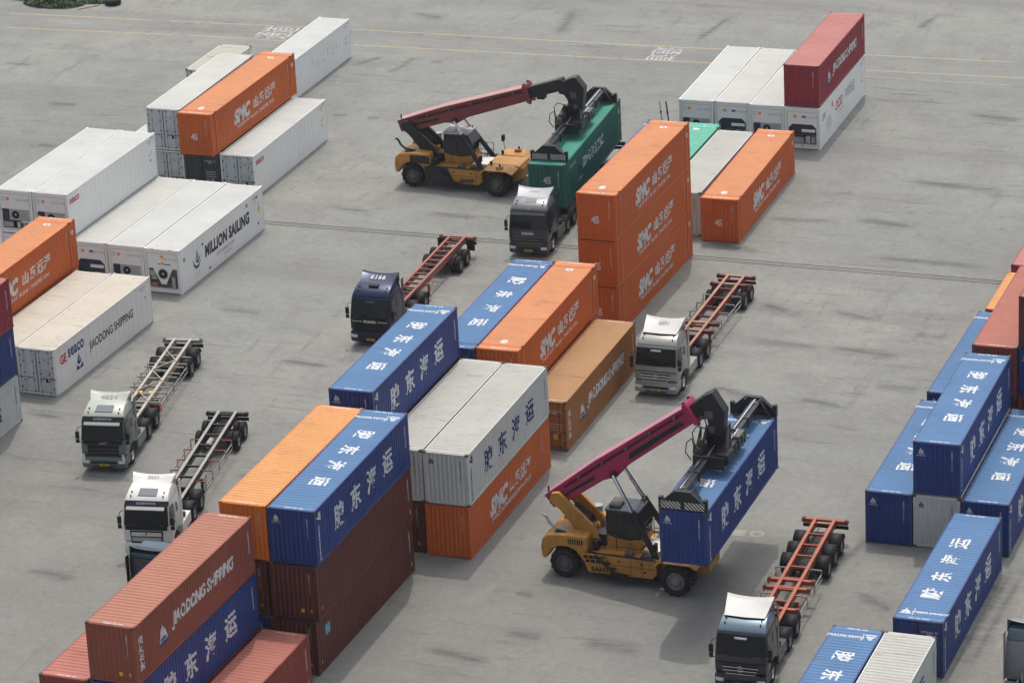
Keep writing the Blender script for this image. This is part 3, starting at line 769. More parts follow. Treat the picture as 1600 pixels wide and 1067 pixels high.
def container(kind, x, y, yaw, lvl, label, group=None, z=None, L=None, cat='shipping container'):
    """(x, y) is the near right-hand bottom corner, yaw in degrees, lvl the tier"""
    k = KINDS[kind]; L = L or k.get('L', L40); col = k['col']; rf = k.get('reefer', False)
    a = R(yaw); off = Vector((-hw * math.cos(a) - L / 2 * math.sin(a), -hw * math.sin(a) + L / 2 * math.cos(a), 0))
    base = Vector((x, y, lvl * H if z is None else z)) + off
    name = 'refrigerated_container' if rf else 'shipping_container'
    t = thing(name, label, cat, base, a, group)
    obj('frame', cached(('fr', L, col), lambda: frame_mesh(L, col)), t)
    cc = {'orange': 'orange', 'orange_plain': 'orange', 'reefer': 'reefer', 'reefer_cream': 'door_grey', 'reefer_old': 'door_grey'}.get(col, 'casting')
    cm = cached(('cast', cc), lambda: casting_mesh(cc))
    for sx in (-1, 1):
        for sy in (-1, 1):
            for zz in (.059, H - .059): obj('corner_casting', cm, t, (sx * (hw - .081), sy * (L / 2 - .089), zz))
    sides = {}
    for sx in (-1, 1): sides[sx] = obj('side_panel', cached(('si', L, col, sx), lambda: side_mesh(L, col, sx, rf)), t)
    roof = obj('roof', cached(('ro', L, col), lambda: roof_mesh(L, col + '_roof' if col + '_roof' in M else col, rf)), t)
    a_, b_ = side_range(L); seed = hash_s(label)
    if k['side']:
        def mks():
            cuts = [] if rf else corr_cuts(a_, b_, SP)
            fold = (lambda u, v: 0.) if rf else (lambda u, v: corr_depth(u, a_, b_, SP, SDp))
            return side_ink(k['side'], L, 3).mesh('side_lettering', cuts, fold, lambda u, v, d: Vector((hw - (.014 if rf else .012) - d, u, v)))
        obj('side_lettering', cached(('sl', k['side'], L), mks), sides[1])
    if k.get('roof'):
        ra, rb = roof_range(L)
        def mkr():
            return roof_ink(k['roof'], L).mesh('roof_lettering', corr_cuts(ra, rb, RP), lambda u, v: corr_depth(v, ra, rb, RP, RD), lambda u, v, d: Vector((u, v, H - .010 - d)), axis=1)
        o = obj('roof_lettering', cached(('rl', k['roof'], L), mkr), roof)
        if k.get('turn'): o.rotation_euler = (0, 0, PI)
    # ends: near one as seen, far one the other sort
    kinds = (k['near'], 'doors' if k['near'] in ('wall', 'unit') else 'wall')
    for e, what in enumerate(kinds):
        rz = PI * e
        if what == 'wall':
            wl = obj('end_wall', cached(('ew', L, col), lambda: end_mesh(L, col)), t, rz=rz)
            if e == 0 and k.get('end'):
                ea, eb = -hw + .14, hw - .14
                obj('end_lettering', cached(('el', k['end'], L), lambda: end_ink(k['end'], 11).mesh('end_lettering', corr_cuts(ea, eb, EP), lambda u, v: corr_depth(u, ea, eb, EP, ED), lambda u, v, d: Vector((u, -L / 2 + .016 + d, v)))), wl)
        elif what == 'doors':
            dcol = {'reefer': 'door_grey', 'reefer_old': 'door_grey', 'reefer_cream': 'door_grey'}.get(col, col)
            leaf, rods, hin = cached(('do', L, dcol), lambda: door_meshes(L, dcol, not rf or col == 'darkgrey'))
            for i in (0, 1):
                d = obj('door', leaf[i], t, rz=rz)
                for r_ in rods[2 * i:2 * i + 2]: obj('lock_rod', r_, d)
                obj('hinge_set', hin[i], d)
                if i == 1 and e == 0:
                    kk = 'dark' if col == 'darkgrey' else 'reefer' if rf else 'other'
                    obj('door_lettering', cached(('dl', kk, L), lambda: door_ink(kk, L).mesh('door_lettering', [], lambda u, v: 0, lambda u, v, d_: Vector((u, -L / 2 + .018, v)))), d)
        elif what == 'unit':
            un = cached(('un', L, k['unit']), lambda: unit_meshes(L, k['unit']))
            p = None
            for nm, me in un:
                o = obj(nm, me, t if p is None or nm == 'refrigeration_unit' else p, rz=0)
                if p is None: p = o
    return t
def hash_s(s): return sum(ord(c_) * (i + 1) for i, c_ in enumerate(s)) % 9973

# ------------------------------------------------------------------ wheels
def wheel_meshes(r, w_, lugs=0, rimmat='rim'):
    def f():
        t = MB(); h = w_ / 2; mod = None; n = 28
        if lugs:
            n = lugs * 4
            mod = lambda q, x, rr: (0 if (q + (2 if x > 0 else 0)) % 4 < 2 else -.055) if rr > r * .93 else 0
        prof = [(-h * .8, r * .56), (-h, r * .66), (-h, r * .86), (-h * .86, r * .965), (-h * .25, r), (h * .25, r), (h * .86, r * .965), (h, r * .86), (h, r * .66), (h * .8, r * .56)]
        t.lathe_x(prof, 'rubber', n, mod=mod)
        tm = t.mesh('tyre', smooth=not lugs)
        m = MB(); rr = r * .57
        m.lathe_x([(-h * .78, .0), (-h * .78, rr * .45), (-h * .35, rr * .62), (-h * .3, rr * .86), (-h * .82, rr)], rimmat, 20)
        m.lathe_x([(h * .82, rr), (h * .3, rr * .86), (h * .35, rr * .62), (h * .78, rr * .45), (h * .78, 0)], rimmat, 20)
        for s in (-1, 1):
            for i in range(8):
                a = 2 * PI * i / 8
                m.box(s * h * .40 - .02, s * h * .40 + .02, rr * .72 * math.cos(a) - .025, rr * .72 * math.cos(a) + .025, rr * .72 * math.sin(a) - .025, rr * .72 * math.sin(a) + .025, 'casting')
        return tm, m.mesh('rim', smooth=True)
    return cached(('wh', r, w_, lugs, rimmat), f)
def wheel(parent, loc, r=.52, w_=.30, lugs=0, rz=0, rimmat='rim'):
    tm, rm = wheel_meshes(r, w_, lugs, rimmat)
    o = obj('wheel', tm, parent, loc, rz); obj('rim', rm, o)
    return o

# ------------------------------------------------------------------ road tractors (front bumper at y=0, tail towards +y)
def hwf(z): return 1.24 if z < 2.0 else 1.24 - (z - 2.0) * .05 if z < 3.0 else 1.19 - (z - 3.0) * .22
def tapered(b, pts, mat, dx=0.):
    n = len(pts)
    vs = [(-hwf(z) - dx, y, z) for y, z in pts] + [(hwf(z) + dx, y, z) for y, z in pts]
    b.add(vs, [tuple(range(n)), tuple(range(n, 2 * n))[::-1]] + [(i, n + i, n + (i + 1) % n, (i + 1) % n) for i in range(n)], mat)
def tractor(label, x, y, yaw, style, col, top=None, spoiler='', number='', low=None, band=None, visor=None, group='trucks in the yard'):
    t = thing('tractor_truck', label, 'truck', (x, y, 0), R(yaw), group)
    top = top or col; low = low or col; spoiler = spoiler or col
    lowroof = style == 'low'
    zr = -.35 if lowroof else 0
    b = MB()
    tapered(b, [(.16, .98), (.05, 1.02), (.02, 1.40), (.05, 1.86), (.30, 2.90), (.33, 2.98), (2.28, 2.98), (2.28, .98), (2.12, .98), (2.02, 1.05), (1.80, 1.20), (1.15, 1.20), (.90, 1.05), (.82, .98)], col)
    cab = b.build('cab', t, bevel=.045, seg=2, smooth=True)
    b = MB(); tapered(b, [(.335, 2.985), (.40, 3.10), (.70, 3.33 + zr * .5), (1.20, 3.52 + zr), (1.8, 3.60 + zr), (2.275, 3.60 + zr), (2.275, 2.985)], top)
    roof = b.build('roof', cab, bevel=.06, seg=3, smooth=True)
    # windscreen, wrapped round the corners
    b = MB(); e = .012
    zz = (1.90, 2.42, 2.88); yy = lambda z: .05 + (z - 1.86) * .25 / 1.04
    vs = []
    for z in zz:
        hx = hwf(z)
        for xx, dy in ((-hx - e, .16), (-hx + .06, -e - .01), (0, -e - .03), (hx - .06, -e - .01), (hx + e, .16)): vs.append((xx, yy(z) + dy, z))
    b.add(vs, [(i * 5 + j, i * 5 + j + 1, i * 5 + j + 6, i * 5 + j + 5) for i in range(2) for j in range(4)], 'glass')
    b.build('windscreen', cab, smooth=True)
    b = MB()
    for x0 in (-.75, .15): b.bar((x0, .0, 1.93), (x0 + .62, .06, 2.18), .02, .015, 'black')
    b.build('wiper', cab)
    b = MB(); b.box(-.95, .95, .035, .05, 1.90, 1.94, 'rs_grille'); b.build('dashboard_edge', cab)
    for s in (-1, 1):
        b = MB(); P = [(.36, 1.98), (1.18, 1.98), (1.18, 2.72), (.98, 2.80), (.52, 2.80)]
        b.add([(s * (hwf(z) + .008), y_, z) for y_, z in P], [tuple(range(5))], 'glass'); b.build('side_window', cab)
        b = MB()
        for y0, y1 in ((.30, .315), (1.24, 1.255)): b.box(s * 1.243 - .004, s * 1.243 + .004, y0, y1, 1.22, 1.95, 'black')
        b.box(s * 1.25 - .012, s * 1.25 + .012, .95, 1.15, 1.72, 1.76, 'black'); b.build('door', cab)
        if s > 0 or style in ('v', 's2', 's1'):
            b = MB(); P = [(1.38, 2.15), (1.78, 2.1), (1.78, 2.5), (1.52, 2.66)]
            b.add([(s * (hwf(z) + .008), y_, z) for y_, z in P], [tuple(range(4))], 'glass'); b.build('sleeper_window', cab)
        # mirrors on their arms
        b = MB(); x1 = s * 1.42
        b.box(x1 - .10, x1 + .10, .02, .13, 1.98, 2.38, 'black'); b.box(x1 - .09, x1 + .09, .02, .12, 1.72, 1.93, 'black')
        b.tube([(s * 1.22, .30, 2.62), (s * 1.38, .12, 2.60), (x1, .09, 2.40)], .022, 'black', 6); b.tube([(s * 1.22, .28, 1.66), (x1, .09, 1.72)], .022, 'black', 6)
        b.build('mirror', cab, bevel=.02, seg=1)
        b = MB(); x0, x2 = sorted((s * 1.20, s * 1.235)); b.box(x0, x2, 2.285, 2.62, 1.05, 3.50 + zr, low); b.build('side_fairing', cab, bevel=.01, seg=1)
    # front
    b = MB()
    if style == 'v':
        b.prism([(-.88, 1.62), (.88, 1.62), (.80, .72), (-.80, .72)], 'y', -.035, .06, 'black')
        for i in range(4): b.box(-.78, .78, -.045, -.034, .80 + .2 * i, .83 + .2 * i, 'rs_grille')
        b.build('grille', cab)
        b = MB(); b.box(-1.1, 1.1, -.01, .05, 1.68, 1.88, 'black' if band else low); b.build('front_panel', cab)
        g = Ink(); g.put((lambda G: G)(glyphs('VOLVO', .09, .003)), 0, 1.75, 'alu'); g.put(poly2d([(-.35, -.12), (-.31, -.12), (.35, .10), (.31, .10)]), 0, 1.75, 'alu')
        obj('badge', g.mesh('badge', [], lambda u, v: 0, lambda u, v, d: Vector((u, -.016, v))), cab)
    elif style == 'vopen':
        b.prism([(-.88, 1.62), (.88, 1.62), (.80, .72), (-.80, .72)], 'y', -.03, .06, 'black')
        b.box(-.80, .80, -.045, -.02, 1.35, 1.57, 'alu'); b.box(-.78, .78, -.045, -.02, 1.06, 1.28, 'unit_grey'); b.box(-.72, .72, -.04, -.02, .80, .92, 'unit_grey')
        b.tube([(0, -.05, 1.5), (0, -.075, 1.5)], .06, 'redlamp', 10)
        b.build('grille', cab); b = MB(); b.box(-1.12, 1.12, -.012, .05, 1.68, 1.90, 'black'); b.build('front_panel', cab)
    elif style in ('s1', 's2'):
        b.box(-.98, .98, -.02, .06, .72, 1.84, low if style == 's1' else 'black')
        for i in range(4): b.box(-.88 + .04 * i, .88 - .04 * i, -.045, -.018, 1.32 - .19 * i, 1.40 - .19 * i, 'rs_grille' if style == 's1' else 'black')
        for i in range(4): b.box(-.90 + .04 * i, .90 - .04 * i, -.026, -.018, 1.24 - .19 * i, 1.31 - .19 * i, 'black')
        b.build('grille', cab)
        g = Ink(); g.put(glyphs('SCANIA', .22, .012), 0, 1.60, 'alu')
        if style == 's2':
            for s in (-1, 1): g.put(poly2d([(-.3, -.02), (.3, -.02), (.3, .02), (-.3, .02)]), s * .78, 1.60, 'alu')
        obj('badge', g.mesh('badge', [], lambda u, v: 0, lambda u, v, d: Vector((u, -.026, v))), cab)
    elif style == 'm':
        b.prism([(-.95, 1.52), (.95, 1.52), (.72, .98), (-.72, .98)], 'y', -.03, .06, low)
        for i in range(3): b.box(-.86 + .08 * i, .86 - .08 * i, -.036, -.028, 1.38 - .17 * i, 1.45 - .17 * i, 'black')
        for i in range(3): b.box(-.88 + .08 * i, .88 - .08 * i, -.055, -.028, 1.335 - .17 * i, 1.365 - .17 * i, 'chrome')
        b.build('grille', cab)
        b = MB()
        b.tube([(.15 * math.cos(2 * PI * i / 16), -.07, 1.29 + .15 * math.sin(2 * PI * i / 16)) for i in range(17)], .014, 'chrome', 5)
        for i in range(3):
            a = PI / 2 + i * 2 * PI / 3; b.bar((0, -.07, 1.29), (.15 * math.cos(a), -.07, 1.29 + .15 * math.sin(a)), .02, .02, 'chrome')
        b.build('badge', cab)
        b = MB(); b.box(-1.235, 1.235, -.0, .04, 1.56, 1.585, 'black'); b.build('panel_gap', cab)
    # bumper, lamps and plate
    b = MB(); b.prism([(-1.24, .34), (-1.24, .96), (1.24, .96), (1.24, .34), (1.05, .30), (-1.05, .30)], 'y', -.06, .36, low)
    for s in (-1, 1): x0, x1 = sorted((s * 1.245, s * .98)); b.box(x0, x1, .34, .86, .36, .96, low)
    bump = b.build('bumper', t, bevel=.05, seg=2, smooth=True)
    b = MB(); b.box(-.72, .72, -.07, -.05, .56, .70, 'black'); b.box(-.62, .62, -.068, -.05, .36, .44, 'black'); b.build('air_intake', bump)
    for s in (-1, 1):
        b = MB(); b.prism([(s * 1.20, .78), (s * .80, .74), (s * .84, .58), (s * 1.18, .60)], 'y', -.075, -.04, 'lamp')
        if style == 'v': b.prism([(s * 1.22, .78), (s * 1.14, 1.14), (s * 1.04, 1.12), (s * 1.05, .78)], 'y', -.070, -.03, 'lamp')
        b.build('headlamp', bump)
    b = MB(); b.box(-.26, .26, -.085, -.06, .43, .57, 'plate'); pl = b.build('number_plate', bump)
    g = Ink(); g.put(glyphs('B 48' + number[:2] + ' K', .10, .003), 0, .50, 'blackink')
    obj('plate_lettering', g.mesh('plate_lettering', [], lambda u, v: 0, lambda u, v, d: Vector((u, -.088, v))), pl)
    # forehead band and sun visor
    if band:
        b = MB(); b.add([(-1.16, .315, 2.93), (1.16, .315, 2.93), (1.12, .42, 3.16), (-1.12, .42, 3.16)], [(0, 1, 2, 3)], 'blackpaint')
        b.add([(s, .315 + k * .1, z) for s, k, z in ((1.16, 0, 2.93), (1.2, 1.2, 2.93), (1.17, 1.8, 3.16), (1.12, 1, 3.16))], [(0, 1, 2, 3)], 'blackpaint')
        b.box(-1.16, 1.16, .26, .32, 2.90, 2.935, 'blackpaint')
        bd = b.build('roof_band', cab, loc=(0, -.02, 0))
        g = Ink(); g.put(glyphs(band, .13, .004, 0, 1.1), 0, 3.04, 'alu')
        obj('band_lettering', g.mesh('band_lettering', [], lambda u, v: 0, lambda u, v, d: Vector((u, .315 + (v - 2.93) * .1 / .23 * 1.05 - .030, v))), cab)
    if visor:
        b = MB(); vw = 1.02 if style in ('vopen', 'v') else 1.12
        if style == 'm' or style == 's2': b.box(-.30, .30, .15, .19, 2.72, 2.82, visor)
        else: b.prism([(.20, 2.92), (.06, 2.80), (.05, 2.76), (.22, 2.86)], 'x', -vw, vw, visor)
        b.build('sun_visor', cab, bevel=.01, seg=1)
    if style == 's1':
        g = Ink(); g.put(glyphs(number, .13, .004), 0, 3.10, 'alu'); obj('front_number', g.mesh('front_number', [], lambda u, v: 0, lambda u, v, d: Vector((u, .36 + (v - 3.0) * .3, v))), cab)
    # roof hatch, marker lamps
    if style in ('v', 'vopen', 's1'):
        b = MB(); y0, y1 = (.66, 1.16); f = lambda y_: 3.33 + (y_ - .70) * .38
        hwid = .50 if style != 's1' else .36
        if style == 's1': y0, y1 = .78, 1.12
        b.add([(-hwid, y0, f(y0) + .022), (hwid, y0, f(y0) + .022), (hwid * .94, y1, f(y1) + .022), (-hwid * .94, y1, f(y1) + .022), (-hwid, y0, f(y0) - .03), (hwid, y0, f(y0) - .03), (hwid, y1, f(y1) - .03), (-hwid, y1, f(y1) - .03)], [(0, 1, 2, 3), (0, 4, 5, 1), (1, 5, 6, 2), (2, 6, 7, 3), (3, 7, 4, 0)], 'skyglass')
        b.build('roof_hatch', roof)
    elif style == 's2':
        b = MB(); b.box(-.30, .30, .86, 1.18, 3.42, 3.54, 'black'); b.build('roof_hatch', roof, bevel=.02, seg=1)
    if not lowroof:
        for s in (-1, 1):
            b = MB(); b.tube([(s * .86, .62, 3.24), (s * .86, .62, 3.36)], .035, 'black', 8); b.box(s * .86 - .03, s * .86 + .03, .84, .93, 3.36, 3.46, 'black'); b.build('horn', roof)
    # roof spoiler: rises to the rear, its top edge dips in the middle
    b = MB(); nx = 8; vs = []
    z0, y0 = (3.50 + zr, 1.30) if style != 'm' else (3.50, .98)
    if style in ('v', 'vopen'): y0 = 1.52
    top_z = (3.96 if style == 'm' else 3.84) + zr; cu_ = .12 if style == 'm' else .13; ny = 5
    for j in range(ny + 1):
        v_ = j / ny; yj = y0 + (2.26 - y0) * v_
        for i in range(nx + 1):
            u_ = 2 * i / nx - 1; hx = .98 + .16 * v_
            zz_ = z0 + .02 + (top_z - z0) * (v_ ** 1.15) + cu_ * v_ * (abs(u_) ** 2.4 - .25)
            vs.append((u_ * hx, yj + .12 * (1 - abs(u_)) * (-.5) * (1 - v_), zz_))
    n1 = nx + 1; fs = [(j * n1 + i, j * n1 + i + 1, (j + 1) * n1 + i + 1, (j + 1) * n1 + i) for j in range(ny) for i in range(nx)]
    b.add(vs, fs, spoiler)
    for s, i in ((-1, 0), (1, nx)):       # side cheeks down to the roof
        sv_ = [vs[j * n1 + i] for j in range(ny + 1)]; bt = [(p[0] * 1.0, p[1], 3.42 + zr) for p in sv_]
        b.add(sv_ + bt, [(j, j + 1, ny + 2 + j, ny + 1 + j) for j in range(ny)], top)
    fr = [vs[i] for i in range(n1)]; b.add(fr + [(p[0], p[1] + .02, 3.38 + zr) for p in fr], [(i, i + 1, n1 + i + 1, n1 + i) for i in range(nx)], 'black' if style == 'm' else top)
    me = b.mesh('roof_spoiler', smooth=True)
    sp = obj('roof_spoiler', me, roof)
    so = sp.modifiers.new('thickness', 'SOLIDIFY'); so.thickness = .025
    if number and style != 'low' and top_z:
        g = Ink(); g.put(glyphs(number, .52 if style in ('v', 's2') else .36, .012, 0, 1.15, .80), 0, .55 if style in ('v', 's2') else .70, 'white' if style in ('s2', 's1') else 'unit_grey')
        def pl_(u, v, d):
            v_ = min(1, max(0, v)); return Vector((u, y0 + (2.26 - y0) * v_ - .02, z0 + .045 + (top_z - z0) * v_ ** 1.15 + .02 + cu_ * v_ * ((abs(u) / 1.06) ** 2.4 - .25)))
        obj('roof_number', g.mesh('roof_number', [], lambda u, v: 0, pl_), sp)
    # chassis of the tractor
    b = MB()
    for s in (-1, 1): x0, x1 = sorted((s * .38, s * .46)); b.box(x0, x1, .35, 7.15, .72, .98, 'black')
    for yy_ in (2.6, 3.6, 4.85, 5.6, 6.3, 7.05): b.box(-.38, .38, yy_ - .05, yy_ + .05, .76, .94, 'black')
    for yy_ in (1.40, 4.85, 6.30): b.tube([(-.95, yy_, .52), (.95, yy_, .52)], .07, 'black', 8)
    b.box(-.34, .34, .4, 2.2, .5, 1.1, 'black')
    b.build('chassis', t)
    b = MB(); b.prism([(-.42, 4.95), (.42, 4.95), (.42, 5.95), (.12, 6.05), (-.12, 6.05), (-.42, 5.95)], 'z', .985, 1.035, 'black'); b.build('fifth_wheel', t)
    for s in (-1, 1):
        b = MB(); x0, x1 = sorted((s * .62, s * 1.22)); b.box(x0, x1, 2.45, 4.10, .38, 1.0, 'alu' if s < 0 else low); b.build('fuel_tank' if s < 0 else 'side_skirt', t, bevel=.06, seg=2)
        b = MB(); x0, x1 = sorted((s * .50, s * .60)); b.box(x0, x1, 2.5, 3.3, 1.0, 1.12, 'alu'); b.tube([(s * .3, 2.75, 1.02), (s * .3, 2.75, 1.6)], .05, 'alu', 8); b.build('air_tank', t)
        for yy_ in (4.85, 6.30):
            b = MB(); n = 10; x0, x1 = sorted((s * .60, s * 1.245)); pts = []
            for i in range(n + 1):
                a = R(20) + R(140) * i / n; pts.append((yy_ + .63 * math.cos(a), .52 + .63 * math.sin(a)))
            vs = [(x0, *p) for p in pts] + [(x1, *p) for p in pts]; b.add(vs, [(i, i + 1, n + 2 + i, n + 1 + i) for i in range(n)], 'black')
            fo = b.build('mudguard', t, smooth=True); mo = fo.modifiers.new('thickness', 'SOLIDIFY'); mo.thickness = .02
        wheel(t, (s * 1.07, 1.40, .52), .52, .32, rimmat='alu')
        for yy_ in (4.85, 6.30):
            for xx_ in (1.08, .74): wheel(t, (s * xx_, yy_, .52), .52, .29)
    b = MB(); b.box(-.9, .9, 7.12, 7.18, .62, .80, 'black')
    for s in (-1, 1): x0, x1 = sorted((s * .62, s * .88)); b.box(x0, x1, 7.18, 7.20, .65, .77, 'redlamp')
    b.build('tail_lamp_bar', t)
    return t

# ------------------------------------------------------------------ container trailers, laid out from the same front datum as their tractor
def trailer(label, x, y, yaw, rail, railtop, axles, y0=3.25, y1=16.2, guards=None, fenders=False, bolsters=(), braces=False, plates=False, rungs=1.15, flap=False, legs=True, tank=False, spare=False, boxes=False, group='container trailers'):
    OFF = (0, -9.7, 0); a = R(yaw)
    t = thing('container_trailer', label, 'trailer', (x - 9.7 * math.sin(a), y + 9.7 * math.cos(a), 0), a, group)
    zt = 1.27; neck = y0 + 3.6
    for s in (-1, 1):
        b = MB(); x0, x1 = sorted((s * .42, s * .56))
        b.prism([(y0, zt - .16), (neck - .3, zt - .16), (neck, zt - .38), (y1, zt - .38), (y1, zt), (y0, zt)], 'x', x0, x1, rail)
        b.box(x0 - .012, x1 + .012, y0 + .01, y1 - .01, zt + .001, zt + .016, railtop)
        b.build('frame_rail', t, OFF)
    yy = y0 + .35; k = 0
    cross = cached(('cross', rail), lambda: MB().box(-.419, .419, -.045, .045, zt - .13, zt - .02, rail).mesh('cross_member'))
    while yy < y1 - .2:
        obj('cross_member', cross, t, (0, yy - 9.7, 0)); yy += rungs
    for yb, wd in [(y0, 1.15 if not plates else .9), (y1 - .12, 1.20)] + [(q_, 1.2) for q_ in bolsters]:
        b = MB(); b.box(-wd, -.575, yb - .11, yb + .11, zt - .22, zt - .02, rail); b.box(.575, wd, yb - .11, yb + .11, zt - .22, zt - .02, rail)
        b.box(-.42, .42, yb - .11, yb + .11, zt - .12, zt - .005, railtop if (plates and yb > y0) else rail)
        for s in (-1, 1): b.box(s * (wd - .10) - .08, s * (wd - .10) + .08, yb - .09, yb + .09, zt - .02, zt + .02, 'casting')
        b.build('bolster', t, OFF)
    if braces:
        b = MB(); yk = neck + .2; i = 0
        while yk < y1 - 2.2:
            s = 1 if i % 2 else -1; b.bar((-.5 * s, yk, zt + .04), (.5 * s, yk + 1.5, zt + .04), .05, .05, railtop)
            b.bar((-.56, yk + .75, zt - .1), (-1.18, yk + .75, zt - .1), .06, .08, rail); b.bar((.56, yk + .75, zt - .1), (1.18, yk + .75, zt - .1), .06, .08, rail)
            yk += 1.5; i += 1
        b.build('bracing', t, OFF)
    for ya in axles:
        b = MB(); b.tube([(-1.1, ya, .52), (1.1, ya, .52)], .065, 'black', 8)
        for s in (-1, 1): b.prism([(ya - .55, .62), (ya, .70), (ya + .55, .62), (ya + .55, .68), (ya, .86), (ya - .55, .68)], 'x', s * .62 - .04, s * .62 + .04, 'black')
        b.build('axle', t, OFF)
        for s in (-1, 1):
            for xx in (1.07, .73): wheel(t, (s * xx, ya - 9.7, .52), .52, .29)
            if fenders:
                b = MB(); n = 10; x0, x1 = sorted((s * .58, s * 1.24)); pts = []
                for i in range(n + 1):
                    aa = R(15) + R(150) * i / n; pts.append((ya + .62 * math.cos(aa), .52 + .62 * math.sin(aa)))
                b.add([(x0, *p) for p in pts] + [(x1, *p) for p in pts], [(i, i + 1, n + 2 + i, n + 1 + i) for i in range(n)], 'black')
                fo = b.build('mudguard', t, OFF, smooth=True); fo.modifiers.new('thickness', 'SOLIDIFY').thickness = .02
    if legs:
        for s in (-1, 1):
            b = MB(); xx = s * .80; b.box(xx - .06, xx + .06, neck + 1.0, neck + 1.12, .28, zt - .2, rail); b.box(xx - .13, xx + .13, neck + .93, neck + 1.19, .24, .28, rail)
            b.bar((xx, neck + 1.06, .5), (xx, neck + 1.9, zt - .35), .05, .05, rail); b.bar((xx, neck + 1.06, zt - .28), (s * .56, neck + 1.06, zt - .28), .08, .08, rail)
            b.build('landing_leg', t, OFF)
    if guards:
        gm, ga, gb = guards
        for s in (-1, 1):
            b = MB(); xx = s * 1.16
            for z in (.62, .92): b.bar((xx, ga, z), (xx, gb, z), .04, .07, gm)
            n = max(2, round((gb - ga) / 1.4))
            for i in range(n + 1):
                yk = ga + (gb - ga) * i / n; b.bar((xx, yk, .58), (xx, yk, zt - .12), .05, .05, gm); b.bar((s * .56, yk, zt - .14), (xx, yk, zt - .14), .05, .06, railtop if braces else ('tr_orange' if tank else gm))
            b.build('side_guard', t, OFF)
    b = MB(); b.box(-.40, .40, axles[0] - .9, axles[-1] + .7, zt - .62, zt - .42, 'black')
    for k, ya in enumerate(axles):
        for s in (-1, 1): b.tube([(s * .30, ya - .15, .72), (s * .30, ya - .42, .72)], .11, 'rs_grille', 8)
        b.bar((-.55, ya + .62, .75), (.55, ya + .62, .75), .08, .10, rail)
    b.tube([(-.30, y0 + .6, zt - .12), (-.34, (y0 + y1) / 2, zt - .30), (-.2, y1 - .6, zt - .3)], .025, 'black', 6); b.tube([(.26, y0 + .6, zt - .12), (.30, (y0 + y1) / 2, zt - .34), (.2, y1 - .6, zt - .3)], .025, 'redlamp', 6)
    b.build('running_gear', t, OFF)
    b = MB(); b.box(-1.18, 1.18, y1 - .02, y1 + .05, zt - .55, zt - .36, 'black' if not plates else rail)
    for s in (-1, 1): b.box(s * .95 - .15, s * .95 + .15, y1 + .05, y1 + .07, zt - .52, zt - .40, 'redlamp'); b.box(s * .5 - .04, s * .5 + .04, y1 - .1, y1, zt - .55, zt - .2, 'black')
    b.build('rear_bumper', t, OFF)
    if flap:
        for s in (-1, 1):
            b = MB(); x0, x1 = sorted((s * .70, s * 1.22)); b.box(x0, x1, y1 - .5, y1 - .46, .50, zt - .05, 'black'); b.build('mud_flap', t, OFF)
    if tank: b = MB(); b.tube([(.0, 12.2, zt - .2), (0, 13.0, zt - .2)], .17, 'tr_grey', 14); b.build('air_tank', t, OFF)
    if boxes:
        b = MB(); b.box(.66, 1.18, neck + .02, neck + .45, .62, 1.14, 'black'); bo = b.build('tool_box', t, OFF); b = MB(); b.box(1.182, 1.22, neck + .08, neck + .40, .66, 1.10, 'redlamp'); b.box(.9, 1.15, neck - .01, neck + .018, .66, 1.10, 'redlamp'); b.build('warning_plate', bo)
        for s in (-1, 1): b = MB(); b.tube([(s * .30, neck + 1.6, zt - .30), (s * .30, neck + 1.6, zt - .02)], .13, 'yellow', 10); b.build('beacon', t, OFF)
    if spare:
        for xx in (-.62, .0, .62): wheel(t, (xx, 7.55 - 9.7, .66 if xx else .62), .50, .28)
    return t

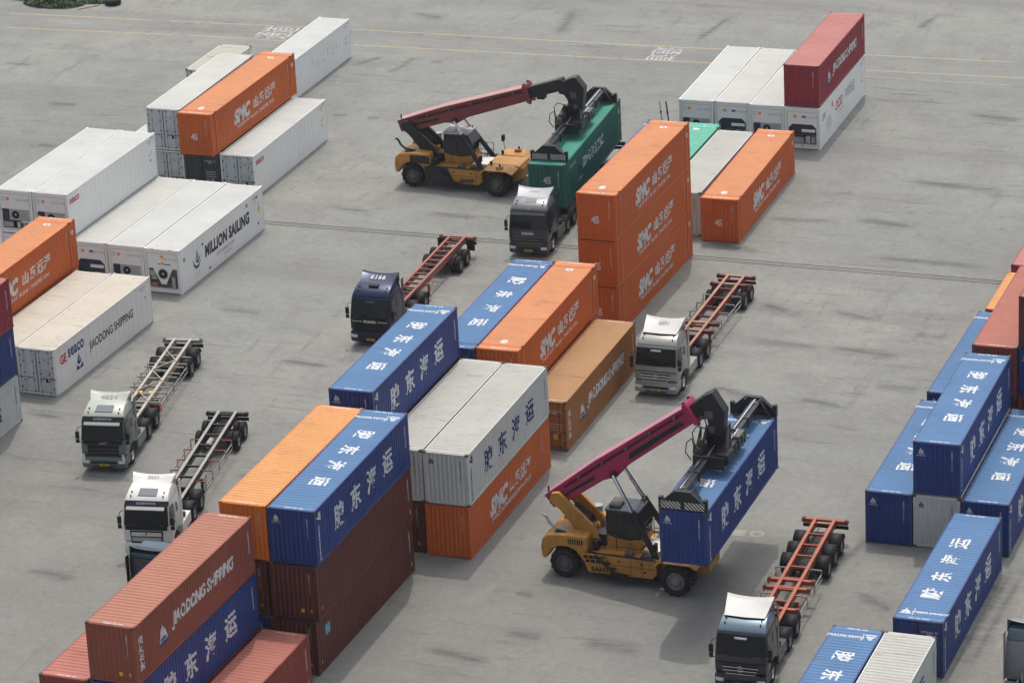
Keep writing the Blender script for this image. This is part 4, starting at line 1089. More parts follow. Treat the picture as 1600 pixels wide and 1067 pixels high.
# ------------------------------------------------------------------ reach stackers (a forward from the rear axle, n to the left)
def reach_stacker(label, x, y, yaw, ang, length, head, boomcol, armcol, spr_at, spr_yaw, spr_z, dusty, word):
    t = thing('reach_stacker', label, 'reach stacker', (x, y, 0), R(yaw), 'reach stackers lifting containers')
    Y = 'rs_yellow'
    b = MB()
    b.prism([(.9, .62), (1.1, 1.62), (5.0, 1.58), (5.3, 1.80), (7.25, 1.80), (7.45, 1.5), (7.45, .85), (6.9, .60)], 'y', -.82, .82, Y)
    b.box(5.1, 7.35, -.95, .95, 1.45, 1.76, Y)
    b.tube([(6.1, -1.7, .84), (6.1, 1.7, .84)], .28, 'rs_black', 10); b.tube([(0, -1.3, .80), (0, 1.3, .80)], .2, 'rs_black', 10)
    b.box(-.8, 1.2, -.75, .75, .62, 1.8, 'rs_black')
    body = b.build('chassis', t, bevel=.04, seg=2)
    b = MB()
    P = [(-1.16, .98), (-1.24, 1.55), (-1.16, 2.02), (-.85, 2.30), (.3, 2.42), (1.25, 2.36), (1.32, 1.95), (1.15, 1.35), (.98, 1.0), (.90, 1.22), (.62, 1.58), (.2, 1.74), (-.25, 1.72), (-.65, 1.50), (-.88, 1.15), (-.92, .98)]
    b.prism(P, 'y', -1.62, 1.62, Y)
    hood = b.build('engine_hood', t, bevel=.09, seg=3, smooth=True)
    b = MB()
    for i in range(7): b.box(.25 + .12 * i, .31 + .12 * i, -1.645, -1.60, 1.92, 2.20, 'black')
    b.box(-.55, .05, -1.35, -.85, 2.36, 2.395, 'black'); b.box(-.70, .1, .4, 1.2, 2.37, 2.40, 'black')
    b.build('vent', hood)
    for s in (-1, 1):
        b = MB(); y0, y1 = sorted((s * .84, s * 1.66))
        b.prism([(1.22, 1.02), (1.45, .52), (4.70, .50), (4.95, .80), (4.9, 1.50), (1.45, 1.55)], 'y', y0, y1, Y if not dusty or s > 0 else Y)
        sb = b.build('side_tank', t, bevel=.04, seg=2)
        b = MB(); yy = s * 1.665
        for a_ in (2.35, 3.55): b.box(a_, a_ + .02, yy - .005, yy + .005, .56, 1.46, 'black')
        b.box(2.4, 4.85, yy - .005, yy + .005, 1.05, 1.07, 'black')
        for a_, z_ in ((2.9, 1.3), (4.1, 1.28), (4.25, .86)): b.box(a_, a_ + .12, yy - .02, yy + .02, z_ - .05, z_ + .03, 'black')
        b.build('panel_seam', sb)
        # slanting service panel with a dark mesh behind the rear wheel
        b = MB(); b.prism([(.95, 1.55), (2.1, 1.55), (2.45, .55), (1.32, .55)], 'y', min(yy, yy + s * .06), max(yy, yy + s * .06), Y)
        pn = b.build('service_panel', t, bevel=.015, seg=1)
        if dusty: b = MB(); b.prism([(.92, 1.58), (2.5, 1.58), (3.05, .48), (1.0, .48)], 'y', min(yy, yy + s * .09), max(yy, yy + s * .09), 'rs_black'); b.box(-.1, 1.25, min(s * 1.55, s * 1.68), max(s * 1.55, s * 1.68), 1.72, 2.25, 'rs_black'); b.build('black_cover', t, bevel=.02, seg=1)  # black cover over the middle of the machine side
        b = MB()
        for i in range(3):
            for j in range(2): b.box(1.10 + .28 * i + .10 * j, 1.33 + .28 * i + .10 * j, s * 1.728 - .004, s * 1.728 + .004, 1.30 - .22 * j, 1.47 - .22 * j, 'rs_grille' if False else 'black')
        b.build('mesh_vent', pn)
        # ladder treads
        b = MB()
        for i in range(3): b.box(2.5 + .24 * i, 3.0 + .24 * i, min(s * 1.67, s * 1.95), max(s * 1.67, s * 1.95), .60 + 0 * i, .63, 'rs_black')
        for i in range(4): b.box(2.45 - .30 * i + .4, 2.72 - .30 * i + .4, min(s * 1.70, s * 1.92), max(s * 1.70, s * 1.92), .62 + .27 * i, .66 + .27 * i, 'rs_black')
        b.bar((2.95, s * 1.93, .6), (1.75, s * 1.93, 1.62), .05, .14, 'rs_black'); b.build('ladder', t)
        # front wing
        b = MB(); y0, y1 = sorted((s * .95, s * 2.24)); b.prism([(4.98, 1.52), (5.28, 1.80), (6.85, 1.80), (7.25, 1.60), (7.22, 1.54), (6.83, 1.73), (5.31, 1.73), (5.04, 1.48)], 'y', y0, y1, Y)
        wg = b.build('front_wing', t, bevel=.01, seg=1)
        b = MB(); b.box(6.05, 6.45, s * 1.8 - .16, s * 1.8 + .16, 1.80, 1.98, Y); b.tube([(6.3, s * 1.85, 1.97), (6.3, s * 1.85, 2.12)], .07, 'black', 8); b.build('work_lamp', wg)
        b = MB(); b.tube([(5.2, s * 2.1, 1.78), (5.1, s * 2.15, 2.45)], .02, 'black', 6); b.box(5.02, 5.18, s * 2.15 - .14, s * 2.15 + .14, 2.35, 2.75, 'black'); b.build('mirror', wg)
    for s in (-1, 1):
        wheel(t, (0, s * 1.38, .80), .80, .50, 14, PI / 2, 'rs_grille')
        for yy in (1.38, 2.0): wheel(t, (6.1, s * yy, .84), .84, .52, 14, PI / 2, 'rim' if not dusty else 'rs_grille')
    g = Ink(); g.put(glyphs(word, .36, .02, 0, 1.1, 1.0), 1.98 if not dusty else 3.9, .76, 'blackink')
    obj('maker_lettering', g.mesh('maker_lettering', [], lambda u, v: 0, lambda u, v, d: Vector((u, -1.732, v))), pn if s < 0 else t)
    b = MB(); b.box(3.95, 5.0, -.75, .75, 1.60, 1.66, 'reefer_cream'); b.build('deck_plate', t)
    # operator cab
    b = MB(); b.prism([(2.05, 1.62), (2.0, 2.35), (2.4, 2.15), (3.2, 2.05), (3.95, 2.2), (4.0, 1.9), (3.8, 1.62)], 'y', -.78, .78, Y)
    cb = b.build('cab', t, bevel=.04, seg=2)
    b = MB(); b.prism([(2.02, 2.30), (2.4, 2.14), (3.2, 2.05), (3.93, 2.2), (4.02, 3.0), (3.70, 3.58), (2.02, 3.58)], 'y', -.76, .76, 'glass'); b.build('cab_glazing', cb, bevel=.05, seg=2)
    b = MB()
    for s in (-1, 1):
        for a_ in (2.03, 2.9): b.box(a_, a_ + .06, s * .765 - .008, s * .765 + .008, 2.1, 3.56, 'rs_black')
    b.build('cab_pillar', cb)
    b = MB(); b.box(1.96, 3.76, -.80, .80, 3.58, 3.68, 'unit_grey' if dusty else 'cab_steel'); b.box(2.1, 2.7, -.5, .5, 3.68, 3.80, 'rs_grille' if not dusty else 'reefer_cream'); b.tube([(3.6, .6, 3.68), (3.6, .6, 3.85)], .06, 'orangesticker', 8); b.build('cab_roof', cb, bevel=.03, seg=1)
    b = MB(); b.box(1.35, 1.95, -.78, .0, 1.62, 2.25, 'rs_black'); b.box(1.4, 1.9, .1, .75, 1.62, 2.05, 'rs_grille'); b.box(1.45, 1.7, -1.3, -.9, 1.56, 2.05, 'rs_black'); b.tube([(1.6, .45, 2.0), (1.6, .45, 2.75)], .09, 'unit_grey', 8)
    for k in range(5): b.tube([(1.2 + .05 * k, -.55 + .1 * k, 2.3), (1.1, -.5 + .1 * k, 3.0), (.2, -.35 + .08 * k, 3.5)], .03, 'black', 6)
    b.build('hydraulic_pack', t)
    b = MB()
    for s in (-1, 1):
        b.box(4.0, 4.85, s * 1.25 - .3, s * 1.25 + .3, 1.50, 1.56, 'rs_black'); b.box(3.2, 3.6, s * 1.3 - .2, s * 1.3 + .2, 1.5, 1.72, 'rs_grille'); b.box(5.35, 5.5, s * 1.1 - .05, s * 1.1 + .05, 1.8, 2.05, 'black')
        b.bar((1.35, s * 1.62, 1.60), (4.9, s * 1.62, 1.56), .10, .05, 'rs_black'); b.box(1.5, 4.9, s * 1.5 - .2, s * 1.5 + .2, .40, .50, 'rs_black')
    b.build('walkway', t)
    # handrails
    for n0 in (.95,):
        b = MB()
        for a_ in (3.95, 4.4, 4.85): b.tube([(a_, n0, 1.6), (a_, n0, 2.6)], .02, 'black', 6)
        for z in (2.1, 2.6): b.tube([(3.95, n0, z), (4.85, n0, z)], .02, 'black', 6)
        b.tube([(2.0, -n0, 1.55), (2.0, -n0, 2.3), (2.6, -n0, 2.35), (2.6, -n0, 1.55)], .02, 'black', 6)
        b.build('handrail', t)
    # boom carrier arms
    P0 = Vector((-.55, 0, 3.95))
    for s in (-1, 1):
        b = MB(); y0, y1 = sorted((s * .60, s * .84))
        b.prism([(-.95, 3.80), (-.85, 4.22), (-.45, 4.30), (-.1, 4.0), (1.3, 2.7), (1.75, 1.9), (.1, 1.9), (.3, 2.5), (-.4, 3.35)], 'y', y0, y1, armcol); b.build('boom_carrier', t, bevel=.03, seg=1)
    b = MB(); b.tube([(.15, -1.15, 2.40), (-.55, -1.15, 2.52), (-.85, -1.15, 2.72), (-1.05, -1.15, 3.10), (-1.22, -1.15, 3.18)], .075, 'rs_black' if dusty else 'unit_grey', 8); b.build('exhaust_pipe', t)
    b = MB(); b.tube([(1.0, .9, 2.4), (1.0, .9, 3.05)], .24, 'unit_grey', 12); b.build('air_filter', t)
    # boom: s along, q across in the vertical plane
    ca, sa = math.cos(ang), math.sin(ang)
    def bp(s_, q): return (P0.x + s_ * ca - q * sa, P0.z + s_ * sa + q * ca)
    b = MB(); prof = [(-.65, -.34), (-.1, -.46), (2.6, -.50), (3.4, -.72), (4.4, -.48), (8.75, -.42), (8.75, .42), (3.6, .50), (2.9, .52), (-.65, .40)]
    b.prism([bp(*p) for p in prof], 'y', -.50, .50, boomcol)
    boom = b.build('boom', t, bevel=.03, seg=2)
    b = MB()
    for s in (-1, 1):
        y0, y1 = sorted((s * .50, s * .535))
        b.prism([bp(*p) for p in ((.3, -.16), (2.3, -.22), (2.3, -.06), (.5, -.02))], 'y', y0, y1, 'rs_black')  # black panel painting in the shade of the rear side recess
        b.prism([bp(*p) for p in ((4.5, -.30), (8.3, -.26), (8.1, -.02), (4.8, -.02))], 'y', y0, y1, 'rs_black' if not dusty else boomcol)  # long recess shade, painted as a black panel on the magenta boom
        b.prism([bp(*p) for p in ((-.65, .33), (-.65, .42), (2.9, .55), (3.6, .53), (8.75, .45), (8.75, .36))], 'y', y0, y1 + s * .02 if s > 0 else y1, boomcol)
        b.prism([bp(*p) for p in ((3.35, -.74), (4.4, -.50), (8.75, -.44), (8.75, -.35), (4.4, -.40), (3.35, -.60))], 'y', y0, y1, boomcol)
    b.build('boom_flange_and_shade', boom)
    b = MB(); b.prism([bp(*p) for p in ((-.64, .405), (2.9, .525), (3.6, .505), (8.69, .425), (8.69, .47), (3.6, .56), (2.9, .58), (-.64, .45))], 'y', -.48, .48, boomcol + '_top'); b.build('sunlit_boom_top', boom)  # added top sheet that carries the painted sun gloss
    b = MB(); b.prism([bp(*p) for p in ((8.70, -.58), (8.98, -.58), (8.98, .60), (8.70, .60))], 'y', -.60, .60, boomcol)
    for q in (-.62, .62):
        for s in (-1, 1): c_ = bp(8.84, q); b.box(c_[0] - .1, c_[0] + .1, s * .4 - .06, s * .4 + .06, c_[1] - .08, c_[1] + .08, 'rs_black')
    b.build('boom_collar', boom, bevel=.02, seg=1)
    b = MB(); c_ = bp(-.62, .0); b.box(c_[0] - .09, c_[0] + .02, -.3, .3, c_[1] - .2, c_[1] + .25, 'rs_black'); c_ = bp(-.4, .5); b.tube([(c_[0], -.3, c_[1] - .1), (c_[0], -.3, c_[1] + .25)], .05, 'black', 8); b.build('tail_lamp', boom)
    b = MB(); b.prism([bp(*p) for p in ((8.98, -.36), (length, -.36), (length, .36), (8.98, .36))], 'y', -.38, .38, 'rs_black')
    if length > 10.5:
        b.prism([bp(*p) for p in ((9.1, .365), (length - .2, .365), (length - .2, .40), (9.1, .40))], 'y', -.25, .25, 'rs_grille')
        c_ = bp(9.6, -.5); b.box(c_[0] - .25, c_[0] + .25, -.3, .3, c_[1] - .1, c_[1] + .1, 'rs_black')
    inner = b.build('inner_boom', t)
    b = MB(); b.prism(head, 'y', -.36, .36, 'rs_black')
    hd = b.build('boom_head', t, bevel=.05, seg=2)
    b = MB(); hx = sum(p[0] for p in head[-2:]) / 2; hz = min(p[1] for p in head)
    hm = (min(p[0] for p in head) + max(p[0] for p in head)) / 2
    for s in (-1, 1):
        b.box(hm - .05, hm + .35, s * .38 - .03, s * .38 + .03, hz + .9, hz + 1.3, 'rs_grille'); b.tube([(hm + .30, s * .36, hz + .35), (hm + .30, s * .46, hz + .35)], .16, 'rs_grille', 12)
        b.tube([(hm - .4, s * .42, hz + 1.5), (hm, s * .52, hz + .9), (hm + .15, s * .5, hz + .3), (hm, s * .5, hz - .1)], .03, 'black', 6)
    b.build('head_fitting', hd)
    b = MB()
    for s in (-1, 1):
        for k in range(2): b.tube([(*(lambda q: (q[0], s * (.56 + .05 * k), q[1]))(bp(u_, .22 + .08 * k)),) for u_ in (.6, 3., 6., 8.6)], .022, 'black', 6)
        for u_ in (1.6, 3.2, 4.8, 6.4, 8.0): q = bp(u_, .26); b.box(q[0] - .05, q[0] + .05, min(s * .50, s * .64), max(s * .50, s * .64), q[1] - .09, q[1] + .09, 'rs_grille')
    b.build('hydraulic_line', boom)
    # lift cylinders
    for s in (-1, 1):
        bt = Vector((4.85, s * 1.22, 1.38)); q_ = bp(3.35, -.50); tp = Vector((q_[0], s * .70, q_[1]))
        mid = bt + (tp - bt).normalized() * 2.75
        if (tp - bt).length < 3.2: mid = bt + (tp - bt) * .78
        b = MB(); b.tube([bt, mid], .165, 'rs_black', 12); b.tube([bt + Vector((0, -.1, 0)), bt + Vector((0, .1, 0))], .2, 'rs_black', 10); b.tube([mid - (tp - bt).normalized() * .18, mid], .18, 'rs_black', 12)
        cy = b.build('lift_cylinder', t); b = MB(); b.tube([mid, tp], .105, 'chrome', 12); b.tube([tp + Vector((0, -s * .25, 0)), tp + Vector((0, s * .06, 0))], .17, 'rs_black', 12); b.build('piston_rod', cy)
    # hoses from the head
    hx0 = spr_at[0]
    b = MB()
    for k in range(3): b.tube([(head[-1][0] + .1, -.5 - .05 * k, hz + .5), (hx0 - .6 - .1 * k, -.75, (hz + spr_z) / 2 + .5), (hx0 - .5, -.95, spr_z + .8), (hx0 - .25, -.9, spr_z + .5)], .03, 'black', 6)
    b.build('hose', hd)
    # spreader, turned with the container it holds
    sp = Matrix.Translation((spr_at[0], spr_at[1], spr_z)) @ Matrix.Rotation(spr_yaw, 4, 'Z')
    b = MB(); Z0 = hz + .25 - spr_z
    b.tube([(0, 0, .90), (0, 0, 1.16)], .62, 'rs_black', 18, T=sp)
    for s in (-1, 1): b.box(s * .42 - .07, s * .42 + .07, -.45, .45, 1.1, Z0 + .1, 'rs_black', sp)
    b.box(-.34, .34, -.22, .22, 1.1, Z0, 'rs_black', sp)
    for s in (-1, 1): b.tube([(s * .65, -.8, .95), (s * .52, -.2, Z0 + .1)], .08, 'rs_grille', 8, T=sp)
    b.build('rotator', t)
    b = MB()
    for x0, x1 in ((-.74, -.16), (.16, .74)): b.box(x0, x1, -1.85, 1.85, .40, .92, 'rs_black', sp)
    b.box(-.30, .30, -1.5, 1.5, .46, .88, 'rs_black', sp)
    for yy in (-1.80, -.9, .9, 1.80): b.box(-.80, .80, yy - .07, yy + .07, .36, .98, 'rs_black', sp)
    b.box(-.98, -.55, -1.25, -.25, .62, 1.12, 'rs_grille', sp); b.box(.40, .95, -1.7, -.8, .60, 1.08, 'rs_black', sp); b.box(.35, .80, .75, 1.7, .55, 1.02, 'rs_grille', sp); b.box(-.85, -.45, .35, 1.2, .9, 1.22, 'rs_black', sp)
    for s in (-1, 1):
        b.tube([(s * .45, -1.7, 1.0), (s * .45, 1.7, 1.0)], .055, 'chrome', 8, T=sp); b.tube([(s * .45, -1.7, 1.0), (s * .45, .1, 1.0)], .085, 'rs_black', 8, T=sp)
        for k in range(6): b.box(s * .84 - .03, s * .84 + .03, -1.6 + .55 * k, -1.5 + .55 * k, .38, .92, 'rs_grille', sp)
        b.tube([(s * .3, -1.3, 1.0), (s * .55, -.9, 1.35), (s * .35, -.5, 1.45), (s * .2, -.3, 1.2)], .03, 'black', 6, T=sp); b.tube([(s * .3, 1.3, 1.0), (s * .6, .9, 1.3), (s * .35, .5, 1.5), (s * .2, .3, 1.2)], .03, 'black', 6, T=sp)
    for k in range(4): b.tube([(-.2 + .12 * k, -1.75, .95), (-.2 + .14 * k, -.6, 1.05 + .03 * k), (-.15 + .1 * k, .5, 1.0), (-.2 + .12 * k, 1.7, .95)], .022, 'unit_grey' if k == 1 else 'black', 6, T=sp)
    b.tube([(-.85, -1.9, .75), (-1.15, -1.9, 1.15), (-1.1, -1.8, 1.65), (-.95, -1.4, 1.7), (-.9, -1.2, 1.0)], .03, 'black', 6, T=sp)
    b.tube([(-.85, -1.2, 1.1), (-1.0, -1.2, 1.9), (-.95, -.6, 2.0), (-.6, -.3, 1.8)], .03, 'black', 6, T=sp)
    b.build('spreader_frame', t, bevel=.0)
    for s in (-1, 1):
        b = MB(); y0, y1 = sorted((s * 1.6, s * 5.95)); xo = .22 * s
        b.box(xo - .24, xo + .24, y0, y1, .44, .88, 'rs_black', sp); b.box(xo - .29, xo + .29, min(s * 3.4, s * 3.55), max(s * 3.4, s * 3.55), .40, .92, 'rs_black', sp)
        y0, y1 = sorted((s * 1.9, s * 5.7)); b.tube([(xo - .05, y0, .93), (xo - .05, y1, .93)], .055, 'chrome', 8, T=sp)
        b.tube([(xo, s * 5.4, .88), (xo, s * 5.4, .92)], .14, 'rs_grille', 10, T=sp)
        b.build('telescopic_arm', t)
        b = MB(); ye = s * 6.0
        b.prism([(-1.19, .05), (-1.19, .48), (-.95, .50), (-.40, 1.0), (.40, 1.0), (.95, .50), (1.19, .48), (1.19, .05)], 'y', min(ye - .14, ye + .14), max(ye - .14, ye + .14), 'rs_black', sp)
        for s2 in (-1, 1):
            b.box(s2 * 1.12 - .10, s2 * 1.12 + .10, ye - .12, ye + .12, .0, .62, 'rs_black', sp); b.tube([(s2 * 1.12, ye, -.06), (s2 * 1.12, ye, .1)], .05, 'casting', 8, T=sp)
        b.prism([(-1.0, .08), (-.35, .98), (-.30, .98), (-.9, .08)], 'y', min(ye, ye - s * .5), max(ye, ye - s * .5), 'rs_black', sp); b.prism([(1.0, .08), (.45, .98), (.40, .98), (.9, .08)], 'y', min(ye, ye - s * .5), max(ye, ye - s * .5), 'rs_black', sp)
        eb = b.build('end_beam', t)
        b = MB(); b.box(-1.10, -.10, min(ye + s * .143, ye + s * .155), max(ye + s * .143, ye + s * .155), .08, .46, 'hazard', sp); b.box(.10, 1.10, min(ye + s * .143, ye + s * .155), max(ye + s * .143, ye + s * .155), .08, .46, 'hazard', sp); b.build('hazard_plate', eb)
    return t

# ------------------------------------------------------------------ the yard
def sheet(name, pts, z, mat, kind='structure'):
    me = bpy.data.meshes.new(name); me.from_pydata([(x, y, z) for x, y in pts], [], [tuple(range(len(pts)))]); me.materials.append(M[mat])
    o = obj(name, me)
    if kind: o['kind'] = kind
    return o
sheet('ground', [(-1500, -1500), (1500, -1500), (1500, 1500), (-1500, 1500)], 0, 'ground')
# drainage channel across the yard: a steel edged slot pair
b = MB()
xx = -140.
while xx < 20:
    y_ = 199.22 + .05 * math.sin(xx * .07)
    for dy, w_ in ((-.26, .05), (.26, .05), (0, .018)): b.box(xx, xx + 2.97, y_ + dy - w_, y_ + dy + w_, .001, .006, 'groove')
    xx += 3.0
o = b.build('drain_channel'); o['kind'] = 'structure'
def stripe(name, segs, wd, mat):
    b = MB()
    for (x0, y0), (x1, y1) in segs:
        d = Vector((x1 - x0, y1 - y0, 0)).normalized(); n = Vector((-d.y, d.x, 0)) * wd / 2
        b.add([(x0 - n.x, y0 - n.y, .004), (x1 - n.x, y1 - n.y, .004), (x1 + n.x, y1 + n.y, .004), (x0 + n.x, y0 + n.y, .004)], [(0, 1, 2, 3)], mat)
    o = b.build(name); o['kind'] = 'structure'; return o
stripe('far_lane_line', [((-160, 238.1), (-133.3, 238.75)), ((-132.5, 238.8), (-120.5, 239.3)), ((-119, 239.4), (-110.4, 239.74)), ((-110.2, 239.75), (-104.3, 240.09)), ((-104.2, 240.09), (-79.5, 240.5)), ((-79.3, 240.5), (-64.9, 241.5)), ((-64.8, 241.5), (-54.0, 241.9))], .17, 'mark_yellow')
stripe('near_lane_line', [((-160, 234.6), (-131.5, 235.26)), ((-131, 235.3), (-117.3, 236.1)), ((-116, 236.2), (-102.8, 236.4)), ((-102.5, 236.4), (-82, 237.1)), ((-81.8, 237.1), (-63.9, 238.0)), ((-63.8, 238.0), (-40, 238.9))], .17, 'mark_yellow')
stripe('short_lane_line', [((-64.5, 236.5), (-60.5, 236.6)), ((-59.5, 236.6), (-53, 236.7))], .11, 'mark_yellow')
def road_text(txt, x, y, rot, sx, size):
    g = Ink(); g.put(glyphs(txt, size, .0), 0, 0, 'mark_white')
    c_, s_ = math.cos(rot), math.sin(rot)
    me = g.mesh('road_lettering', [], lambda u, v: 0, lambda u, v, d: Vector((x + c_ * u - s_ * v * sx, y + s_ * u + c_ * v * sx, .005)))
    o = obj('road_lettering', me); o['kind'] = 'structure'
road_text('通道', -109.6, 238.15, PI / 2, 2.1, 1.5)
road_text('通道', -79.0, 238.75, -PI / 2, 1.5, 1.6)
def ring(x, y, r, mat, sy=1.):
    b = MB(); n = 20
    vs = [(x + rr * math.cos(2 * PI * i / n), y + sy * rr * math.sin(2 * PI * i / n), .004) for rr in (r * .62, r) for i in range(n)]
    b.add(vs, [(i, (i + 1) % n, n + (i + 1) % n, n + i) for i in range(n)], mat); o = b.build('ground_mark'); o['kind'] = 'structure'
ring(-49.6, 190.6, .42, 'mark_faint'); ring(-49.3, 161.45, .38, 'mark_faint')
sheet('ground_mark', [(-50.6, 161.0), (-49.9, 161.0), (-49.9, 161.7), (-50.6, 161.7)], .004, 'mark_faint')
ring(-50.9, 190.9, .2, 'mark_faint'); ring(-54.6, 245.5, .35, 'mark_faint')

# ------------------------------------------------------------------ containers
def stain_mat(name, col, thr, dens, strk):
    m, t, b = nodes_of(name)
    tc = mk(t, 'ShaderNodeTexCoord'); uv = mk(t, 'ShaderNodeSeparateXYZ'); t.links.new(tc.outputs['UV'], uv.inputs[0])
    a = None
    for i, soft in ((0, .25), (1, .5)):
        d = math_n(t, 'ABSOLUTE', math_n(t, 'SUBTRACT', uv.outputs[i], .5), 0.)
        e = ramp(t, d, .5, .5 - soft); a = e if a is None else math_n(t, 'MULTIPLY', a, e)
    n1 = noise(t, tc.outputs['Object'], 1.0, 8, .8, sc3=strk)
    n2 = math_n(t, 'ADD', n1, math_n(t, 'MULTIPLY', a, .22))
    f = math_n(t, 'MULTIPLY', ramp(t, n2, thr, thr + .26), math_n(t, 'MULTIPLY', a, dens))
    b.inputs['Base Color'].default_value = (*col, 1); b.inputs['Roughness'].default_value = .9
    tr = mk(t, 'ShaderNodeBsdfTransparent'); mx = mk(t, 'ShaderNodeMixShader')
    t.links.new(f, mx.inputs[0]); t.links.new(tr.outputs[0], mx.inputs[1]); t.links.new(b.outputs[0], mx.inputs[2])
    t.links.new(mx.outputs[0], t.nodes['Material Output'].inputs[0])
    return m
M['scuff'] = stain_mat('rubber_scuff', (.075, .073, .070), .52, .40, (.22, 2.6, 1))
M['oil'] = stain_mat('oil_stain', (.070, .067, .062), .54, .42, (.6, 1.6, 1))
M['pale'] = stain_mat('dry_dust', (.33, .31, .27), .50, .6, (1, 1, 1))
cz = [0]
def stain(x0, y0, x1, y1, wd, mat):
    # the corner order keeps u along the mark; each mark lies a hair above the one before
    cz[0] += 1; z = .0045 + .0004 * cz[0]
    d = Vector((x1 - x0, y1 - y0, 0)).normalized(); n = Vector((-d.y, d.x, 0)) * wd / 2
    me = bpy.data.meshes.new('ground_stain')
    me.from_pydata([(x0 - n.x, y0 - n.y, z), (x1 - n.x, y1 - n.y, z), (x1 + n.x, y1 + n.y, z), (x0 + n.x, y0 + n.y, z)], [], [(0, 1, 2, 3)])
    uv = me.uv_layers.new(name='uv')
    for i, c_ in enumerate(((0, 0), (1, 0), (1, 1), (0, 1))): uv.data[i].uv = c_
    me.materials.append(M[mat]); o = obj('ground_stain', me); o['kind'] = 'structure'
for q_ in (
    (-57.7, 186.9, -52.2, 186.7, 1.8, 'scuff'),
    (-53.1, 187.0, -47.6, 186.3, 2.2, 'scuff'),
    (-54.2, 192.6, -50.6, 191.5, 1.4, 'scuff'),
    (-48.7, 181.9, -45.4, 182.0, 2.2, 'scuff'),
    (-54.7, 201.7, -45.8, 201.5, 1.6, 'scuff'),
    (-56.3, 215.9, -47.3, 215.1, 2.4, 'scuff'),
    (-55.0, 229.9, -50.0, 229.2, 2.2, 'scuff'),
    (-56.9, 208.3, -52.0, 207.2, 2.0, 'scuff'),
    (-62.6, 207.0, -57.4, 207.3, 1.6, 'scuff'),
    (-100.8, 231.3, -99.1, 234.6, 1.6, 'oil'),
    (-97.3, 230.0, -96.8, 235.1, 1.6, 'oil'),
    (-95.5, 233.8, -94.2, 233.6, 1.6, 'oil'),
    (-97.9, 220.6, -96.5, 220.8, 1.6, 'oil'),
    (-95.2, 220.5, -93.9, 220.6, 1.4, 'oil'),
    (-127.2, 227.0, -123.9, 226.9, 1.0, 'scuff'),
    (-119.8, 218.7, -116.3, 219.0, 1.6, 'scuff'),
    (-115.8, 210.4, -113.9, 210.1, 1.2, 'scuff'),
    (-85.0, 148.3, -81.0, 147.5, 2.2, 'scuff'),
    (-95.1, 167.1, -91.2, 166.6, 2.0, 'oil'),
    (-89.9, 175.7, -86.3, 175.1, 3.0, 'scuff'),
    (-83.4, 177.8, -79.5, 177.2, 2.0, 'scuff'),
    (-79.2, 161.8, -76.8, 161.6, 1.6, 'oil'),
    (-68.0, 153.0, -65.2, 153.0, 1.6, 'oil'),
    (-59.2, 151.8, -57.8, 151.7, 1.4, 'oil'),
    (-58.4, 147.6, -55.6, 147.3, 2.2, 'scuff'),
    (-61.7, 145.0, -57.1, 144.1, 2.0, 'scuff'),
    (-54.4, 147.6, -50.6, 147.2, 2.2, 'scuff'),
    (-61.7, 180.0, -56.8, 176.4, 2.4, 'oil'),
    (-54.2, 171.5, -50.3, 170.7, 2.0, 'oil'),
    (-42.9, 156.4, -40.1, 154.2, 2.2, 'oil'),
    (-44.6, 157.5, -43.4, 163.2, 1.2, 'scuff'),
    (-36.0, 147.8, -35.7, 162.8, 0.9, 'scuff'),
    (-35.4, 147.9, -35.1, 162.2, 0.9, 'scuff'),
    (-34.5, 148.1, -34.4, 161.6, 1.2, 'pale'),
    (-37.1, 154.9, -36.2, 159.6, 3.0, 'oil'),
    (-47.6, 153.0, -46.7, 159.2, 1.0, 'scuff'),
    (-88.1, 241.0, -89.4, 249.1, 2.2, 'scuff'),
    (-101.5, 245.0, -97.9, 244.0, 2.0, 'scuff'),
    (-77.8, 241.4, -76.9, 249.8, 1.4, 'scuff'),
    (-62.6, 247.7, -61.9, 252.7, 1.4, 'oil'),
    (-90.6, 184.5, -86.6, 184.1, 2.0, 'scuff'),
    (-91.3, 203.1, -86.4, 202.3, 2.0, 'oil'),
    (-84.2, 203.4, -79.5, 202.7, 1.6, 'scuff'),
    (-58.7, 193.0, -54.9, 190.7, 2.0, 'oil'),
    (-70.5, 168.4, -69.1, 171.5, 2.2, 'oil'),
    (-61.4, 148.7, -59.9, 153.6, 2.4, 'pale'),
    (-64.6, 201.8, -60.2, 201.0, 2.0, 'oil'),
    (-57.5, 180.0, -54.4, 178.4, 2.2, 'scuff'),
    (-52.4, 179.3, -48.8, 178.3, 2.0, 'oil'),
    (-48.5, 190.1, -46.1, 189.7, 1.8, 'oil'),
): stain(*q_)

c = container
GW = 'white refrigerated containers'; GB = 'blue shipping containers'; GO = 'orange long shipping containers'; GR = 'red shipping containers'; GX = 'grey white shipping containers'
# far left block
c('reefer_broken', -101.64, 221.5, -.25, 0, 'farthest white refrigerated container on the left, faint broken lettering on its long side', GW)
c('cream20', -106.07, 219.98, -.1, 0, 'short cream container with yellowed roof behind the left stack beside the yellow lane lines')
c('reefer_panel', -103.50, 203.35, .2, 0, 'white refrigerated container left of the two-high door stack, only a sliver of roof showing', GW)
c('reefer_doors', -100.98, 203.35, .1, 0, 'white refrigerated container with grey doors at the foot of the two-high stack', GW)
c('reefer_doors', -101.02, 203.35, .3, 1, 'white refrigerated container with grey doors, left of and level with the far orange container', GW)
c('reefer_dark', -98.47, 203.45, 0, 0, 'dark grey container with white notices on its door, under the overhanging orange container')
c('smc45', -98.46, 202.75, -.35, 1, 'orange container at far left, raised between two white refrigerated containers, 45 on its end', GO)
c('reefer_seaco_doors', -95.94, 203.45, -.1, 0, 'white refrigerated container on the ground right of the raised far-left orange container', GW)
